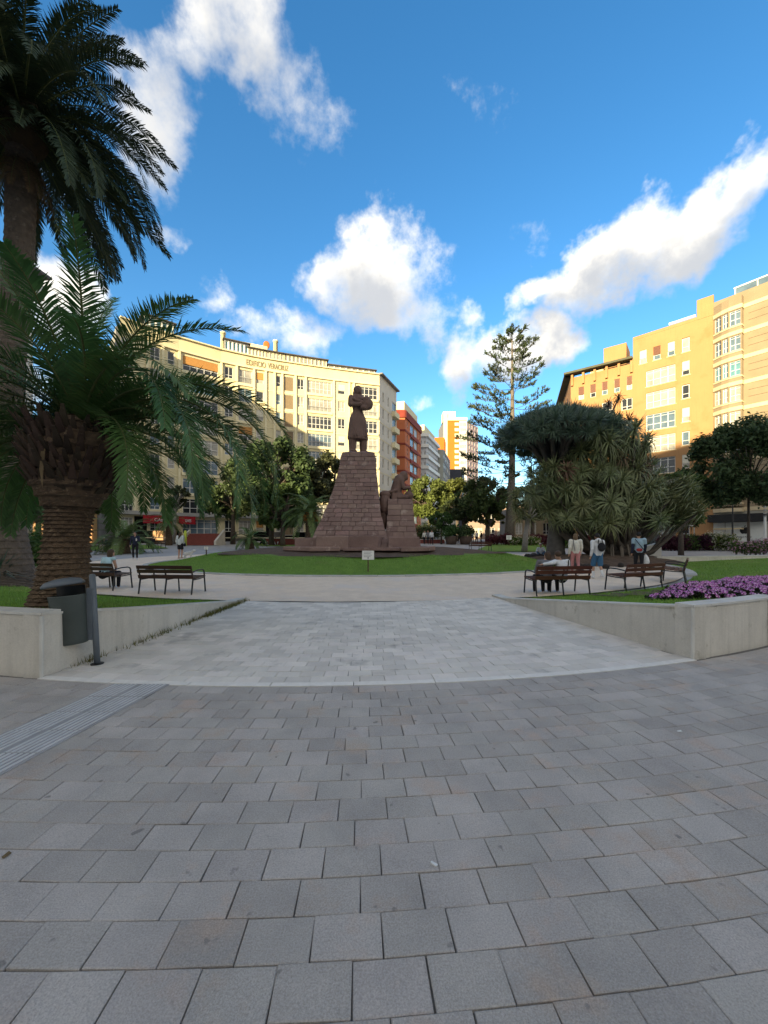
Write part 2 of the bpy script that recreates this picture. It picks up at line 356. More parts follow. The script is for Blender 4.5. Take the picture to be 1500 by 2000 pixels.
# ---------------------------------------------------------------- concrete planter walls
def pt(phi, r): return Vector((CX+r*math.sin(phi), CY-r*math.cos(phi), 0))
def planter(name, label, side):
    w = thing(name, label, 'wall', tuple(pt(A_R1 if side > 0 else A_L1, 16.9)))
    org = w.location.copy()
    a0, a1 = (A_R0, A_R1) if side > 0 else (A_L0, A_L1); TH = .24
    Fr = pt(a0, 11.62); Nr = pt(a1, 16.9)
    d = (Nr-Fr).normalized(); inn = Vector((-d.y, d.x, 0)) * (1 if side > 0 else -1)     # towards the lawn
    if inn.x*side < 0: inn = -inn
    n = 10; b = MB(); cp = MB()
    for k in range(n):
        P = []
        for t in (k/n, (k+1)/n):
            p = Fr.lerp(Nr, t); P += [p, p+inn*TH]
        ztop = lambda p: max(zt(p.y)+.05, zw(*(p+inn*TH*.5).xy)+.05)
        zs = [ztop(Fr.lerp(Nr, k/n)), ztop(Fr.lerp(Nr, (k+1)/n))]
        q = [(P[0], zs[0]), (P[2], zs[1]), (P[3], zs[1]), (P[1], zs[0])]
        if side > 0: q = [q[0], q[3], q[2], q[1]] if False else q
        b.hexa([Vector((p.x, p.y, zt(p.y)-.15))-org for p, z in q]+[Vector((p.x, p.y, z-.028))-org for p, z in q])
        ov = [p+(-inn*.012 if i in (0, 1) else inn*.004) for i, (p, z) in enumerate(q)]
        cp.hexa([Vector((p.x, p.y, z-.028))-org for p, (_, z) in zip(ov, q)]+[Vector((p.x, p.y, z))-org for p, (_, z) in zip(ov, q)])
    b.build('side_wall', m_conc, w); cp.build('side_coping', m_cap, w)
    # curved front wall in cast lengths
    zc = zw(*(Nr+inn*.2).xy)+.05; st = a1; k = 0
    lens = [.36, 1.5, 2.2, 2.2, 2.2] if side > 0 else [1.4, 2.2, 2.2, 2.2]
    for Ln in lens:
        da = side*Ln/16.9; b = MB(); cp = MB(); m = 4; g = side*.004/16.9
        for i in range(m):
            b0 = st+da*i/m+(g if i == 0 else 0); b1 = st+da*(i+1)/m-(g if i == m-1 else 0)
            q = [pt(b0, 16.9-.006*(k % 2)), pt(b1, 16.9-.006*(k % 2)), pt(b1, 16.66), pt(b0, 16.66)]
            b.hexa([p+Vector((0, 0, -.15))-org for p in q]+[p+Vector((0, 0, zc-.03))-org for p in q])
            q2 = [pt(b0, 16.915), pt(b1, 16.915), pt(b1, 16.66), pt(b0, 16.66)]
            cp.hexa([p+Vector((0, 0, zc-.03))-org for p in q2]+[p+Vector((0, 0, zc))-org for p in q2])
        b.build('front_wall', m_conc, w); cp.build('front_coping', m_cap, w)
        st += da; k += 1
    # pale corner strip
    c = pt(a1, 16.9); b = MB(); b.tube([c+Vector((0, 0, .0))-org, c+Vector((0, 0, zc-.04))-org], .022, 8); b.build('corner_trim', m_cap, w)
    return w, Fr, Nr, inn
WR, FrR, NrR, innR = planter('planter_wall', 'pale concrete planter wall holding the pink flower bed', 1)
WL, FrL, NrL, innL = planter('planter_wall', 'weathered concrete planter wall behind the grey litter bin', -1)
# ---------------------------------------------------------------- slabs in rings round the garden
def slab_meshes(n, w, d, h, m):
    out = []
    for i in range(n):
        b = MB(); j = lambda: random.uniform(-.0025, .0025); e = .0045
        c = [(-w/2+j(), -d/2+j()), (w/2+j(), -d/2+j()), (w/2+j(), d/2+j()), (-w/2+j(), d/2+j())]
        lo = [(x, y, -h) for x, y in c]; mi = [(x, y, -e*.7) for x, y in c]; to = [(x*(1-2*e/w), y*(1-2*e/d), 0) for x, y in c]
        b.v = lo+mi+to
        for k in range(4): q = (k+1) % 4; b.face(k, q, 4+q, 4+k); b.face(4+k, 4+q, 8+q, 8+k)
        b.face(8, 9, 10, 11); out.append(b.mesh('paving_slab', m))
    return out
TW, TD, GAP = .290, .190, .0045
slabA = slab_meshes(6, TW-GAP, TD-GAP, .03, m_tile); slabB = slab_meshes(6, TW-GAP, TD-GAP, .03, m_tile2)
paving = tag(bpy.data.objects.new('plaza_paving', None), kind='structure'); col.objects.link(paving)
walk = tag(bpy.data.objects.new('walkway_paving', None), kind='structure'); col.objects.link(walk)
# tactile strip footprint
TL0, TL1 = Vector((-3.06, 4.40)), Vector((-3.52, 1.2)); TR0, TR1 = Vector((-2.42, 4.40)), Vector((-2.88, 1.2))
def in_tact(x, y):
    t = (4.40-y)/3.2
    if t < 0 or t > 1: return False
    a = TL0.lerp(TL1, t).x; c = TR0.lerp(TR1, t).x
    return a+.11 < x < c-.11
spots = []
r = 16.96+TD/2; row = 0
while r < 22.3:
    da = TW/r; off = (row % 2)*.5*da+random.uniform(-.12, .12)*da; n = int(R(30)/da)
    for k in range(-n, n+1):
        a = k*da+off; p = pt(a, r)
        if abs(p.x) < 8.5 and not in_tact(p.x, p.y): spots.append((p.x, p.y, a, 0))
    r += TD; row += 1
r = 16.84-TD/2; row = 0
while r > 11.66:
    da = TW/r; off = (row % 2)*.5*da+random.uniform(-.1, .1)*da; t = (r-11.62)/(16.9-11.62)
    lo = A_L0+(A_L1-A_L0)*t; hi = A_R0+(A_R1-A_R0)*t
    for k in range(int(lo/da)-1, int(hi/da)+2):
        a = k*da+off
        if lo-da*.3 < a < hi+da*.3: p = pt(a, r); spots.append((p.x, p.y, a, 1))
    r -= TD; row += 1
def seen(x, y):
    if y < .5: return 0
    u = 750+F*x/y; v = HZ+F*(CH-zt(y))/y
    return 1/y**3 if -40 < u < 1540 and v < 2040 else 0
spots.sort(key=lambda s: -seen(s[0], s[1]))
restA = MB(); restB = MB(); nA = nB = 0
for (x, y, a, kind) in spots:
    me = random.choice(slabB if kind else slabA); z = zt(y)+random.uniform(-.002, .002)
    M = Matrix.Translation((x, y, z))@Matrix.Rotation(a, 4, 'Z')@Matrix.Rotation((.022 if y > 6 else 0)+random.uniform(-.003, .003), 4, 'X')@Matrix.Rotation(random.uniform(-.003, .003), 4, 'Y')
    if seen(x, y) > 0 and (nB if kind else nA) < 300:
        link('paving_slab', me, walk if kind else paving, M)
        if kind: nB += 1
        else: nA += 1
    else:
        t = restB if kind else restA; n0 = len(t.v)
        t.v += [tuple(M@v.co) for v in me.vertices]
        for p in me.polygons: t.face(*[n0+i for i in p.vertices])
tag(restA.build('outer_slabs', m_tile, paving), kind='stuff'); tag(restB.build('far_slabs', m_tile2, walk), kind='stuff')
b = MB()
for (ra, rb, a0, a1) in ((16.3, 23.5, R(-32), R(32)), (11.6, 16.9, A_L0-.02, A_R0+.02)):
    for i in range(24):
        for j in range(6):
            q = [(a0+(a1-a0)*(i+e)/24, ra+(rb-ra)*(j+f)/6) for e, f in ((0, 1), (1, 1), (1, 0), (0, 0))]
            P = [pt(*w) for w in q]; b.quad(*[(p.x, p.y, zt(p.y)-(.016 if ra > 16 else .012)) for p in P])
tag(b.build('paving_bed', m_bed), kind='structure')
# pale edging strip between plaza and walkway
st = tag(bpy.data.objects.new('edging_strip', None), kind='structure'); col.objects.link(st)
n = 9
for k in range(n):
    a0 = A_L1+(A_R1-A_L1)*k/n; a1 = A_L1+(A_R1-A_L1)*(k+1)/n; b = MB()
    for i in range(3):
        e0 = a0+(a1-a0)*i/3+(.0003 if i == 0 else 0); e1 = a0+(a1-a0)*(i+1)/3-(.0003 if i == 2 else 0)
        q = [pt(e0, 16.955), pt(e1, 16.955), pt(e1, 16.845), pt(e0, 16.845)]
        b.hexa([p+Vector((0, 0, -.03)) for p in q]+[p+Vector((0, 0, .003)) for p in q])
    b.build('edging_stone', m_strip, st)
# ribbed tactile strip
m_tact = mat('tactile_stone', (.34,.335,.33), (.27,.265,.262), 3, .7, .3, 120, pos=True, rnd=.08)
m_rib = mat('tactile_rib_worn', (.56,.555,.55), (.45,.445,.44), 6, .6, .2, 120, pos=True)
tp = tag(bpy.data.objects.new('tactile_strip', None), kind='structure'); col.objects.link(tp)
nr_ = 9
for k in range(nr_):
    for c in range(2):
        def Q(s, t):
            tt = (k+t)/nr_; l = TL0.lerp(TL1, tt); rr_ = TR0.lerp(TR1, tt); p = l.lerp(rr_, (c+s)/2); return p
        sgap, tgap = .008, .008; b = MB()
        q = [Q(sgap, 1-tgap), Q(1-sgap, 1-tgap), Q(1-sgap, tgap), Q(sgap, tgap)]; z = random.uniform(-.001, .002)
        b.hexa([(p.x, p.y, -.03) for p in q]+[(p.x, p.y, z+.006) for p in q])
        o = b.build('tactile_slab', m_tact, tp); b = MB()
        for i in range(6):
            s0 = .10+i*.145; s1 = s0+.062
            q = [Q(s0, 1-.02), Q(s1, 1-.02), Q(s1, .02), Q(s0, .02)]; ic = Vector((0, 0, 0))
            m_ = sum((Vector((p.x, p.y)) for p in q), Vector((0, 0)))/4
            b.hexa([(p.x, p.y, z+.004) for p in q]+[(p.x*.96+.04*(q[1-i_ % 2 if i_ < 2 else 3-(i_ % 2)].x), p.y, z+.012) for i_, p in enumerate(q)])
        b.build('ribs', m_rib, o)
# ---------------------------------------------------------------- grass blades
def blades(name, label, pts, h0, h1, m, w=.006, lean=.5, parent=None):
    P = np.array(pts, np.float32); n = len(P); a = NR.uniform(0, 2*PI, n); hh = NR.uniform(h0, h1, n); ww = NR.uniform(.7, 1.4, n)*w
    t = np.stack([np.cos(a), np.sin(a), np.zeros(n)], 1)*ww[:, None]; a2 = NR.uniform(0, 2*PI, n); ln = NR.uniform(0, lean, n)*hh
    tip = P+np.stack([np.cos(a2)*ln, np.sin(a2)*ln, hh], 1)
    V = np.concatenate([P-t, P+t, tip], 1).reshape(-1, 3); Fc = np.arange(3*n).reshape(-1, 3)
    o = link(name, npmesh(name, V, Fc, m), parent); return tag(o, label, 'grass', kind='stuff')
pts = []
while len(pts) < 52000:                                  # mound, denser in front
    x = random.uniform(CX-11, CX+11); y = random.uniform(CY-6.3, CY+2.5); q = rhoi(x, y)
    if q < .99 and q > .64+.03*math.sin(math.atan2(x-CX, y-CY)*7) and (y < CY-1 or random.random() < .3): pts.append((x, y, z_mound(x, y)))
blades('grass', 'short mown grass on the round mound below the monument', pts, .03, .075, m_grass, .008)
pts = []
while len(pts) < 50000:
    x = random.uniform(-13, 24); y = random.uniform(4.6, 21); phi = math.atan2(x-CX, CY-y); r = math.hypot(x-CX, y-CY)
    if rho(x, y) < 1.025: continue
    t = min(1, max(0, (r-11.6)/5.1))
    if x > 0 and phi > A_R0+(A_R1-A_R0)*t+.03 and r < rout(phi, 1)-.02 and phi < R(88): pass
    elif x < 0 and phi < A_L0+(A_L1-A_L0)*t-.03 and r < rout(phi, -1)-.02 and phi > R(-88): pass
    else: continue
    if abs(x) > y*1.08+.3: continue
    if y > 11 and random.random() < .5: continue
    pts.append((x, y, zw(x, y)))
blades('grass', 'mown grass on the raised lawns behind the concrete walls', pts, .03, .08, m_grass, .006)
pts = []
for k in range(2600):                                      # weeds along the foot of the left wall
    t = random.random()**.7; 
    if .05 < math.sin(t*17) and random.random() < .75 and t > .35: continue
    p = FrL.lerp(NrL, t); 
    if t > .93 or (t > .5 and random.random() < .8 and not .84 < t < .9): continue
    off = abs(random.gauss(0, .06)); pts.append((p.x+.015+off, p.y+random.uniform(-.05, .05), zt(p.y)-.005))
blades('weeds', 'weeds and dry grass growing along the foot of the left wall', pts, .03, .13, m_drystraw, .006, .8)
# ================================================================== buildings
m_frame = mat('window_frame_white', (.72,.71,.67), (.62,.6,.56), 4, .5)
m_framed = mat('window_frame_dark', (.10,.085,.07), (.06,.05,.045), 4, .5)
m_gl1 = mat('glass_dark', (.035,.04,.045), (.015,.017,.02), .7, .12, pos=True, spec=.6)
m_gl2 = mat('glass_blue', (.13,.19,.24), (.06,.09,.12), .8, .12, pos=True, spec=.6)
m_gl3 = mat('curtain_behind_glass', (.42,.40,.34), (.2,.19,.17), 1.1, .3, pos=True, spec=.5)
m_teal = mat('glass_teal', (.12,.27,.31), (.07,.17,.21), .8, .15, pos=True, spec=.6)
m_brown = mat('shutter_brown', (.16,.065,.035), (.10,.04,.025), 8, .6)
m_orangeb = mat('blind_orange', (.48,.24,.07), (.38,.18,.05), 5, .7)
m_blind = mat('blind_cream', (.62,.59,.48), (.5,.47,.38), 5, .7)
m_rail = mat('balcony_rail', (.45,.45,.43), (.3,.3,.3), 6, .5)
m_brick = mat('lattice_brick_panel', (.25,.185,.11), (.16,.115,.07), 14, .85, .5, 30)
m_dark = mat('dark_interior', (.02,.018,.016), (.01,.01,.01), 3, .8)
m_roof = mat('roof_felt', (.25,.24,.23), (.18,.17,.16), 1, .9)
GLZ = [m_gl1, m_gl1, m_gl2, m_gl3, m_gl3]
WC = {}
def winmesh(ty, w, h, pane):
    key = (ty, round(w, 1), round(h, 1), pane.name)
    if key in WC: return WC[key]
    b = MB(); e = .07; y0, y1 = .12, .20
    def bar(x0, x1, z0, z1, a=y0, c=y1): b.box(x0, x1, a, c, z0, z1)
    bar(0, w, 0, e); bar(0, w, h-e, h); bar(0, e, e, h-e); bar(w-e, w, e, h-e)
    mats = [m_frame, m_brown, m_orangeb, m_blind, m_rail, m_brick]
    if ty == 'two': bar(w/2-.035, w/2+.035, e, h-e, y0+.005); bar(e, w-e, h*.27, h*.27+.06, y0+.01)
    elif ty == 'one': bar(e, w-e, h*.33, h*.33+.06, y0+.01)
    elif ty[:3] == 'gal':
        n = int(ty[3:4])
        for i in range(1, n): bar(w*i/n-.04, w*i/n+.04, e, h-e, y0+.005)
        bar(e, w-e, h*.36, h*.36+.07, y0+.01); bar(e, w-e, h*.82, h*.82+.05, y0+.012)
        if ty.endswith('o'): b.mark(2); bar(.04, w-.04, h*.45, h, .04, .10)
        if ty.endswith('r'):
            b.mark(4)
            for i in range(int(w/.22)): bar(.1+i*.22, .13+i*.22, .02, h*.36, .0, .03)
            bar(0, w, h*.36, h*.36+.05, -.01, .04)
    elif ty == 'shut': bar(e, w-e, h*.33, h*.33+.05, y0+.01); b.mark(1); bar(.02, w-.02, h*.38, h, .05, .1)
    elif ty == 'shuto': bar(e, w-e, h*.33, h*.33+.05, y0+.01); b.mark(2); bar(.02, w-.02, h*.38, h, .05, .1)
    elif ty == 'blind': bar(e, w-e, h*.33, h*.33+.05, y0+.01); b.mark(3); bar(.02, w-.02, h*.36, h, .05, .1)
    elif ty == 'panel':
        b.mark(5); bar(e, w-e, e, h-e, .09, .16)
    elif ty == 'balc':
        b.mark(4)
        for i in range(int(w/.18)): bar(.05+i*.18, .075+i*.18, .05, 1.0, -.02, .01)
        bar(0, w, 1.0, 1.06, -.03, .02); b.mark(0); bar(0, w, -.02, .08, -.12, .1); bar(w*.45, w*.45+.07, e, h-e)
    fm = b.mesh('window', mats)
    pb = MB()
    pb.quad((e, .17, e), (w-e, .17, e), (w-e, .17, h-e), (e, .17, h-e))
    WC[key] = (fm, pb.mesh('pane', pane)); return WC[key]
def sfrac(A, B, u):
    k = (u-750)/F; d = B-A; den = d.x-k*d.y
    return (k*A.y-A.x)/den
def fac(root, A, B, z0, z1, ops, m, name='wall', rev=.2):
    """wall with real openings between plan points A and B (left to right as seen from outside); windows set into it"""
    A = Vector(A[:2]); B = Vector(B[:2]); L = (B-A).length; t = (B-A)/L; n = Vector((t.y, -t.x))
    S = sorted({0.0, L, *[round(o[0], 4) for o in ops], *[round(o[1], 4) for o in ops]}); Z = sorted({z0, z1, *[round(o[2], 4) for o in ops], *[round(o[3], 4) for o in ops]})
    org = root.location; b = MB()
    W = lambda s, z, d=0: Vector((A.x+t.x*s-n.x*d, A.y+t.y*s-n.y*d, z))-org
    for i in range(len(S)-1):
        if S[i+1]-S[i] < 1e-4: continue
        zi = None
        for j in range(len(Z)-1):
            cs, cz = (S[i]+S[i+1])/2, (Z[j]+Z[j+1])/2
            hole = any(o[0] < cs < o[1] and o[2] < cz < o[3] for o in ops)
            if not hole and zi is None: zi = Z[j]
            if (hole or j == len(Z)-2) and zi is not None:
                top = Z[j] if hole else Z[j+1]; b.quad(W(S[i], zi), W(S[i+1], zi), W(S[i+1], top), W(S[i], top)); zi = None
    for (s0, s1, a, c, ty, *_) in ops:
        b.quad(W(s0, a), W(s0, a, rev), W(s0, c, rev), W(s0, c)); b.quad(W(s1, a, rev), W(s1, a), W(s1, c), W(s1, c, rev))
        b.quad(W(s0, c), W(s0, c, rev), W(s1, c, rev), W(s1, c)); b.quad(W(s0, a, rev), W(s0, a), W(s1, a), W(s1, a, rev))
    wl_ = b.build(name, m, root)
    for (s0, s1, a, c, ty, *ex) in ops:
        pane = ex[0] if ex else random.choice(GLZ)
        fm, pm = winmesh(ty, s1-s0, c-a, pane)
        M = frame(W(s0, a), (t.x, t.y, 0), (-n.x, -n.y, 0), (0, 0, 1))@Matrix.Diagonal(((s1-s0)/round(s1-s0, 1), 1, (c-a)/round(c-a, 1), 1)) if False else frame(W(s0, a), (t.x, t.y, 0), (-n.x, -n.y, 0), (0, 0, 1))
        o = link('window', fm, root, M); link('pane', pm, o)
    return wl_
def core(root, front, back, z0, z1, m, name='core', inset=.3):
    """closed body behind the facades: front polyline (left to right), then back points (right to left)"""
    b = MB(); org = root.location
    P = [Vector(p[:2]) for p in front]; Q = []
    for i, p in enumerate(P):
        t = (P[min(i+1, len(P)-1)]-P[max(i-1, 0)]).normalized(); Q.append(p-Vector((t.y, -t.x))*inset)
    poly = [(p.x-org.x, p.y-org.y) for p in Q]+[(p[0]-org.x, p[1]-org.y) for p in back]
    b.prism(poly, z0-org.z, z1-org.z); return b.build(name, m, root)
def pbox(root, A, B, s0, s1, d0, d1, z0, z1, name, m):
    """box along A-B: distance along, distance out from the wall, height"""
    A = Vector(A[:2]); B = Vector(B[:2]); t = (B-A).normalized(); n = Vector((t.y, -t.x)); org = root.location
    W = lambda s, d, z: Vector((A.x+t.x*s+n.x*d, A.y+t.y*s+n.y*d, z))-org
    b = MB(); b.hexa([W(s0, d1, z0), W(s1, d1, z0), W(s1, d0, z0), W(s0, d0, z0), W(s0, d1, z1), W(s1, d1, z1), W(s1, d0, z1), W(s0, d0, z1)])
    return b.build(name, m, root)
def text_mesh(s, size, m, ext=.02):
    cu = bpy.data.curves.new('lettering', 'FONT'); cu.body = s; cu.size = size; cu.extrude = ext; cu.align_x = 'LEFT'
    o = bpy.data.objects.new('lettering_tmp', cu); col.objects.link(o)
    me = bpy.data.meshes.new_from_object(o.evaluated_get(bpy.context.evaluated_depsgraph_get())); me.materials.clear(); me.materials.append(m)
    bpy.data.objects.remove(o); bpy.data.curves.remove(cu)
    xs_ = [v.co.x for v in me.vertices]; return me, max(xs_)-min(xs_)
def letter(root, A, B, s0, width, z, size, s, m, out=.04):
    A = Vector(A[:2]); B = Vector(B[:2]); t = (B-A).normalized(); n = Vector((t.y, -t.x)); me, w = text_mesh(s, size, m)
    k = width/w; p = Vector((A.x+t.x*s0+n.x*out, A.y+t.y*s0+n.y*out, z))-root.location
    return link('lettering', me, root, frame(p, (t.x*k, t.y*k, 0), (0, 0, 1), (n.x, n.y, 0)))

# ------------------------------------------------------------------ the long curved cream block
m_cream = mat('cream_render', (.66,.58,.36), (.58,.505,.31), .5, .85, .1, 20, pos=True, c3=(.52,.44,.27), s3=.35, f3=.62, streak=.12)
m_cream2 = mat('cream_trim', (.72,.64,.42), (.64,.565,.36), .8, .85, pos=True)
VC = [(-41,43.5),(-36,50.2),(-32.7,54),(-28.8,57.6),(-24.8,60.6),(-20.7,62.8),(-16.8,64.4),(-12.9,65.8),(-8.7,67.2),(-4.5,68.5),(-1.0,69.45),(1,70)]
def vcurve(u):
    k = (u-750)/F
    for (x0, y0), (x1, y1) in zip(VC, VC[1:]):
        f0, f1 = x0-k*y0, x1-k*y1
        if f0 <= 0 <= f1: s = -f0/(f1-f0); return Vector((x0+(x1-x0)*s, y0+(y1-y0)*s))
    raise ValueError(u)
VZ = 31.0
ver = thing('apartment_building', 'long curved cream apartment block with EDIFICIO VERACRUZ lettering', 'building', (-15, 66, 1.1))
cols = [(234,262,'gal3'),(262,287,None),(287,318,'two'),(318,350,'one'),(350,432,'gal5o'),(432,462,'two'),(462,496,'balc'),(496,519,'shuto'),(519,536,None),(536,551,'one'),(551,577,'panel'),(577,597,'two'),(597,652,'gal6'),(652,682,'blind'),(682,691,None),(691,741,'gal5')]
frontv = [vcurve(c[0]) for c in cols]+[vcurve(741)]
for i, (u0, u1, ty) in enumerate(cols):
    A, B = frontv[i], frontv[i+1]; L = (B-A).length; ops = []
    if ty:
        for k in range(9):
            top = 28.5-3.0*k
            if ty in ('two', 'one', 'shuto', 'blind'):
                w = min(L*.62, 1.25 if ty != 'one' else .9); h = 1.75; tt = ty
                if ty == 'shuto': tt = ['shuto', 'one', 'blind', 'one'][k % 4]
                if ty == 'blind': tt = ['blind', 'two', 'two', 'blind'][k % 4]
                ops.append(((L-w)/2, (L+w)/2, top-h, top, tt))
            elif ty == 'panel': ops.append((L*.14, L*.86, top-2.3, top+.05, 'panel', m_brick))
            elif ty == 'balc': ops.append((L*.12, L*.9, top-2.2, top, 'balc' if k < 2 else ('gal3' if k != 3 else 'gal3o'), m_gl2 if k == 1 else random.choice(GLZ)))
            else:
                tt = ty
                if ty == 'gal5o' and k: tt = 'gal5'
                if ty in ('gal6', 'gal5') and k in (1, 3): tt = ty+'r'
                ops.append((L*.08, L*.92, top-2.15, top, tt, m_teal if (ty == 'gal5o' and k in (1,)) else random.choice(GLZ)))
    fac(ver, A, B, 5.4, VZ, ops, m_cream, rev=.28)
    if ty in ('gal6', 'gal5', 'balc', 'gal3', 'gal5o'):
        for k in range(9): pbox(ver, A, B, L*.05, L*.95, 0, .22, 28.5-3*k-2.15-.42, 28.5-3*k-2.15, 'balcony_ledge', m_cream2)
    for k in range(9):                                     # string course below each storey
        pbox(ver, A, B, .0, L, 0, .05, 25.72-3*k, 25.85-3*k, 'string_course', m_cream2)
    if 0 < i:                                              # pilaster at the joint
        pbox(ver, A, B, -.16, .16, -.02, .24, 5.4, 28.9, 'pilaster', m_cream2)
    pbox(ver, A, B, 0, L, -.02, .28, 28.9, 29.15, 'parapet_band', m_cream2)
    pbox(ver, A, B, 0, L, -.25, .30, VZ-.12, VZ+.05, 'coping', m_cream2)
    # ground floor, set back under a deep canopy
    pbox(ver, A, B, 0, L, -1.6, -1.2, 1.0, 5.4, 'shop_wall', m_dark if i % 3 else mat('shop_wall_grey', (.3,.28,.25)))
    pbox(ver, A, B, 0, L, -1.4, .9, 4.9, 5.4, 'canopy', mat('canopy_grey', (.36,.35,.32), (.28,.27,.25), 1, .9))
core(ver, frontv, [(2.0, 80), (-16, 82), (-46, 64)], 1.0, VZ-.6, m_roof, inset=1.7)
# end wall on the side street
SA, SB = frontv[-1], Vector((2.5, 77.8)); L = (SB-SA).length; ops = []
for k in range(9):
    top = 28.3-3.0*k
    for (a, c) in ((.17, .24), (.46, .53)): ops.append((L*a, L*c, top-1.7, top, 'one', m_gl1))
    ops.append((L*.74, L*.97, top-2, top, 'two', m_gl2))
fac(ver, SA, SB, 1.0, VZ, ops, mat('grey_cream_render', (.62,.58,.49), (.52,.48,.41), .6, .85, pos=True, streak=.15))
for k in range(9): pbox(ver, SA, SB, L*.70, L*.99, 0, .7, 28.3-3*k-3.0, 28.3-3*k-2.0, 'balcony', m_cream2)
for k in range(9): pbox(ver, SA, SB, 0, L*.7, 0, .05, 25.5-3*k, 25.62-3*k, 'string_course', m_cream2)
pbox(ver, SA, SB, 0, L+.3, -1.2, .6, VZ, VZ+.25, 'eave', m_roof)
# penthouse glazing, roof house, chimneys, dish
def pent(u0, u1, z1, ty, pane, sl=.0, n=4, setb=.9, base=VZ):
    A, B = vcurve(u0), vcurve(u1); L = (B-A).length; t = (B-A)/L; nn = Vector((t.y, -t.x)); A2 = A-nn*setb; B2 = B-nn*setb
    w = L/n; ops = [(w*i+.08, w*(i+1)-.08, base+.12, z1-.1, ty, pane) for i in range(n)]
    fac(ver, A2, B2, base-.3, z1, ops, m_frame if ty == 'one' else m_cream2, 'penthouse_wall', .12)
    pbox(ver, A2, B2, -.3, L+.3, -3.5, .35, z1, z1+.14, 'penthouse_roof', m_framed)
pent(284, 343, 33.0, 'one', m_teal, n=5); pent(440, 487, 33.1, 'one', m_teal, n=6)
for (a, c) in ((487, 520), (520, 556), (556, 595), (595, 640)): pent(a, c, 32.6, 'two', m_gl1, n=5 if c < 600 else 6)
pent(643, 735, 31.9, 'one', m_gl3, n=8)
A, B = vcurve(462), vcurve(528); pbox(ver, A, B, 0, (B-A).length, -6, -3, VZ-.5, 34.4, 'roof_house', m_cream2)
for u, zz in ((424, 34.6), (531, 35.2)):
    p = vcurve(u); b = MB(); b.lathe([(.42, VZ-.5), (.36, zz-.3), (.45, zz-.28), (.45, zz)], 12, (p.x+15, p.y+2.2-66)); b.v = [(x, y, z-1.1) for x, y, z in b.v]; b.build('chimney', m_cream2, ver, True)
p = vcurve(504); b = MB(); m_dish = mat('dish_orange', (.55,.15,.03), (.45,.11,.02), 3, .5)
rot = Matrix.Rotation(R(75), 3, 'X')@Matrix.Rotation(R(20), 3, 'Y')
for i in range(1): b.ell((p.x+15, p.y+4.5-66, 35.2-1.1), (.55, .85, .10), 18, 6, rot)
b.tube([(p.x+15, p.y+4.6-66, 33), (p.x+15, p.y+4.6-66, 34.2)], .08, 6); b.build('satellite_dish', m_dish, ver, True)
m_let = mat('lettering_brown', (.30,.24,.14), (.26,.2,.12), 3, .7)
A, B = vcurve(480), vcurve(518); letter(ver, A, B, 0, (B-A).length, 29.45, 1.25, 'EDIFICIO', m_let, .06)
A, B = vcurve(523), vcurve(563); letter(ver, A, B, 0, (B-A).length, 29.5, 1.25, 'VERACRUZ', m_let, .06)
# red shop fascia and lit windows below the canopy
m_red = mat('fascia_red', (.36,.012,.02), (.28,.01,.015), 3, .5); m_warm = mat('lit_shop_display', (.5,.25,.09), (.3,.13,.05), 2, .6, pos=True)
bs = m_warm.node_tree.nodes['Principled BSDF']; bs.inputs['Emission Color'].default_value = (1, .5, .18, 1); bs.inputs['Emission Strength'].default_value = .22
for (u0, u1, tx) in ((276, 334, 'GAES'), (346, 378, 'GAES')):
    A, B = vcurve(u0), vcurve(u1); L = (B-A).length
    pbox(ver, A, B, 0, L, .9, 1.0, 3.75, 4.85, 'shop_sign', m_red)
    letter(ver, A, B, L*.36, L*.36, 4.05, .6, tx, mat('sign_white', (.8,.8,.78)), 1.03)
    pbox(ver, A, B, L*.45, L*.8, -1.15, -1.08, 1.3, 3.7, 'shop_display', m_warm)

# ------------------------------------------------------------------ side street, left side
def street_block(name, label, A0, A, B, z1, frontops, sideops, mw, ms, back, flo, trim=None, z0=.8, roofm=None):
    o = thing(name, label, 'building', (A[0], A[1], z0)); A0, A, B = Vector(A0), Vector(A), Vector(B)
    if A0 is not None: fac(o, A0, A, z0, z1, frontops((A-A0).length), mw)
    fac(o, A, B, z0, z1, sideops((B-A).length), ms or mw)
    core(o, [A0, A, B], back, z0, z1-.1, roofm or m_roof)
    return o
m_or = mat('orange_render', (.50,.155,.065), (.42,.125,.05), .5, .85, pos=True); m_dr = mat('dark_red_trim', (.24,.04,.025), (.18,.03,.02), 1, .8, pos=True)
def so_(L):
    o = []
    for k in range(9):
        t = 28.7-3.05*k
        o += [(L*.12, L*.17, t-1.6, t-.2, 'one', m_gl1), (L*.30, L*.52, t-2, t, 'two'), (L*.55, L*.76, t-2, t, 'two'), (L*.86, L*.91, t-1.6, t-.2, 'one', m_gl1)]
    return o
ob = street_block('apartment_building', 'terracotta orange block with dark red bands on the side street', (1.4,87.7), (4.7,87.7), (9.6,101.5), 30.6, lambda L: [], so_, m_or, None, [(4, 106), (-4, 104), (-4, 90)], 3)
L = math.hypot(4.9, 13.8)
for k in range(10):
    z = 29.3-3.05*k
    for (a, c, l) in (((1.4,87.7), (4.7,87.7), 3.3), ((4.7,87.7), (9.6,101.5), L)): pbox(ob, a, c, 0, l, -.02, .12 if k else .3, z-.35, z+.05 if k else z+1.3, 'band', m_dr)
    if 0 < k < 10: pbox(ob, (4.7,87.7), (9.6,101.5), L*.28, L*.78, 0, .25, z-.1-.5, z+.72-.5, 'balcony', m_dr)
pbox(ob, (4.7,87.7), (9.6,101.5), 2.5, L, -4, -.9, 30.5, 33.6, 'penthouse', m_cream2)
m_gw = mat('pale_grey_render', (.56,.56,.58), (.48,.48,.5), .6, .8, pos=True)
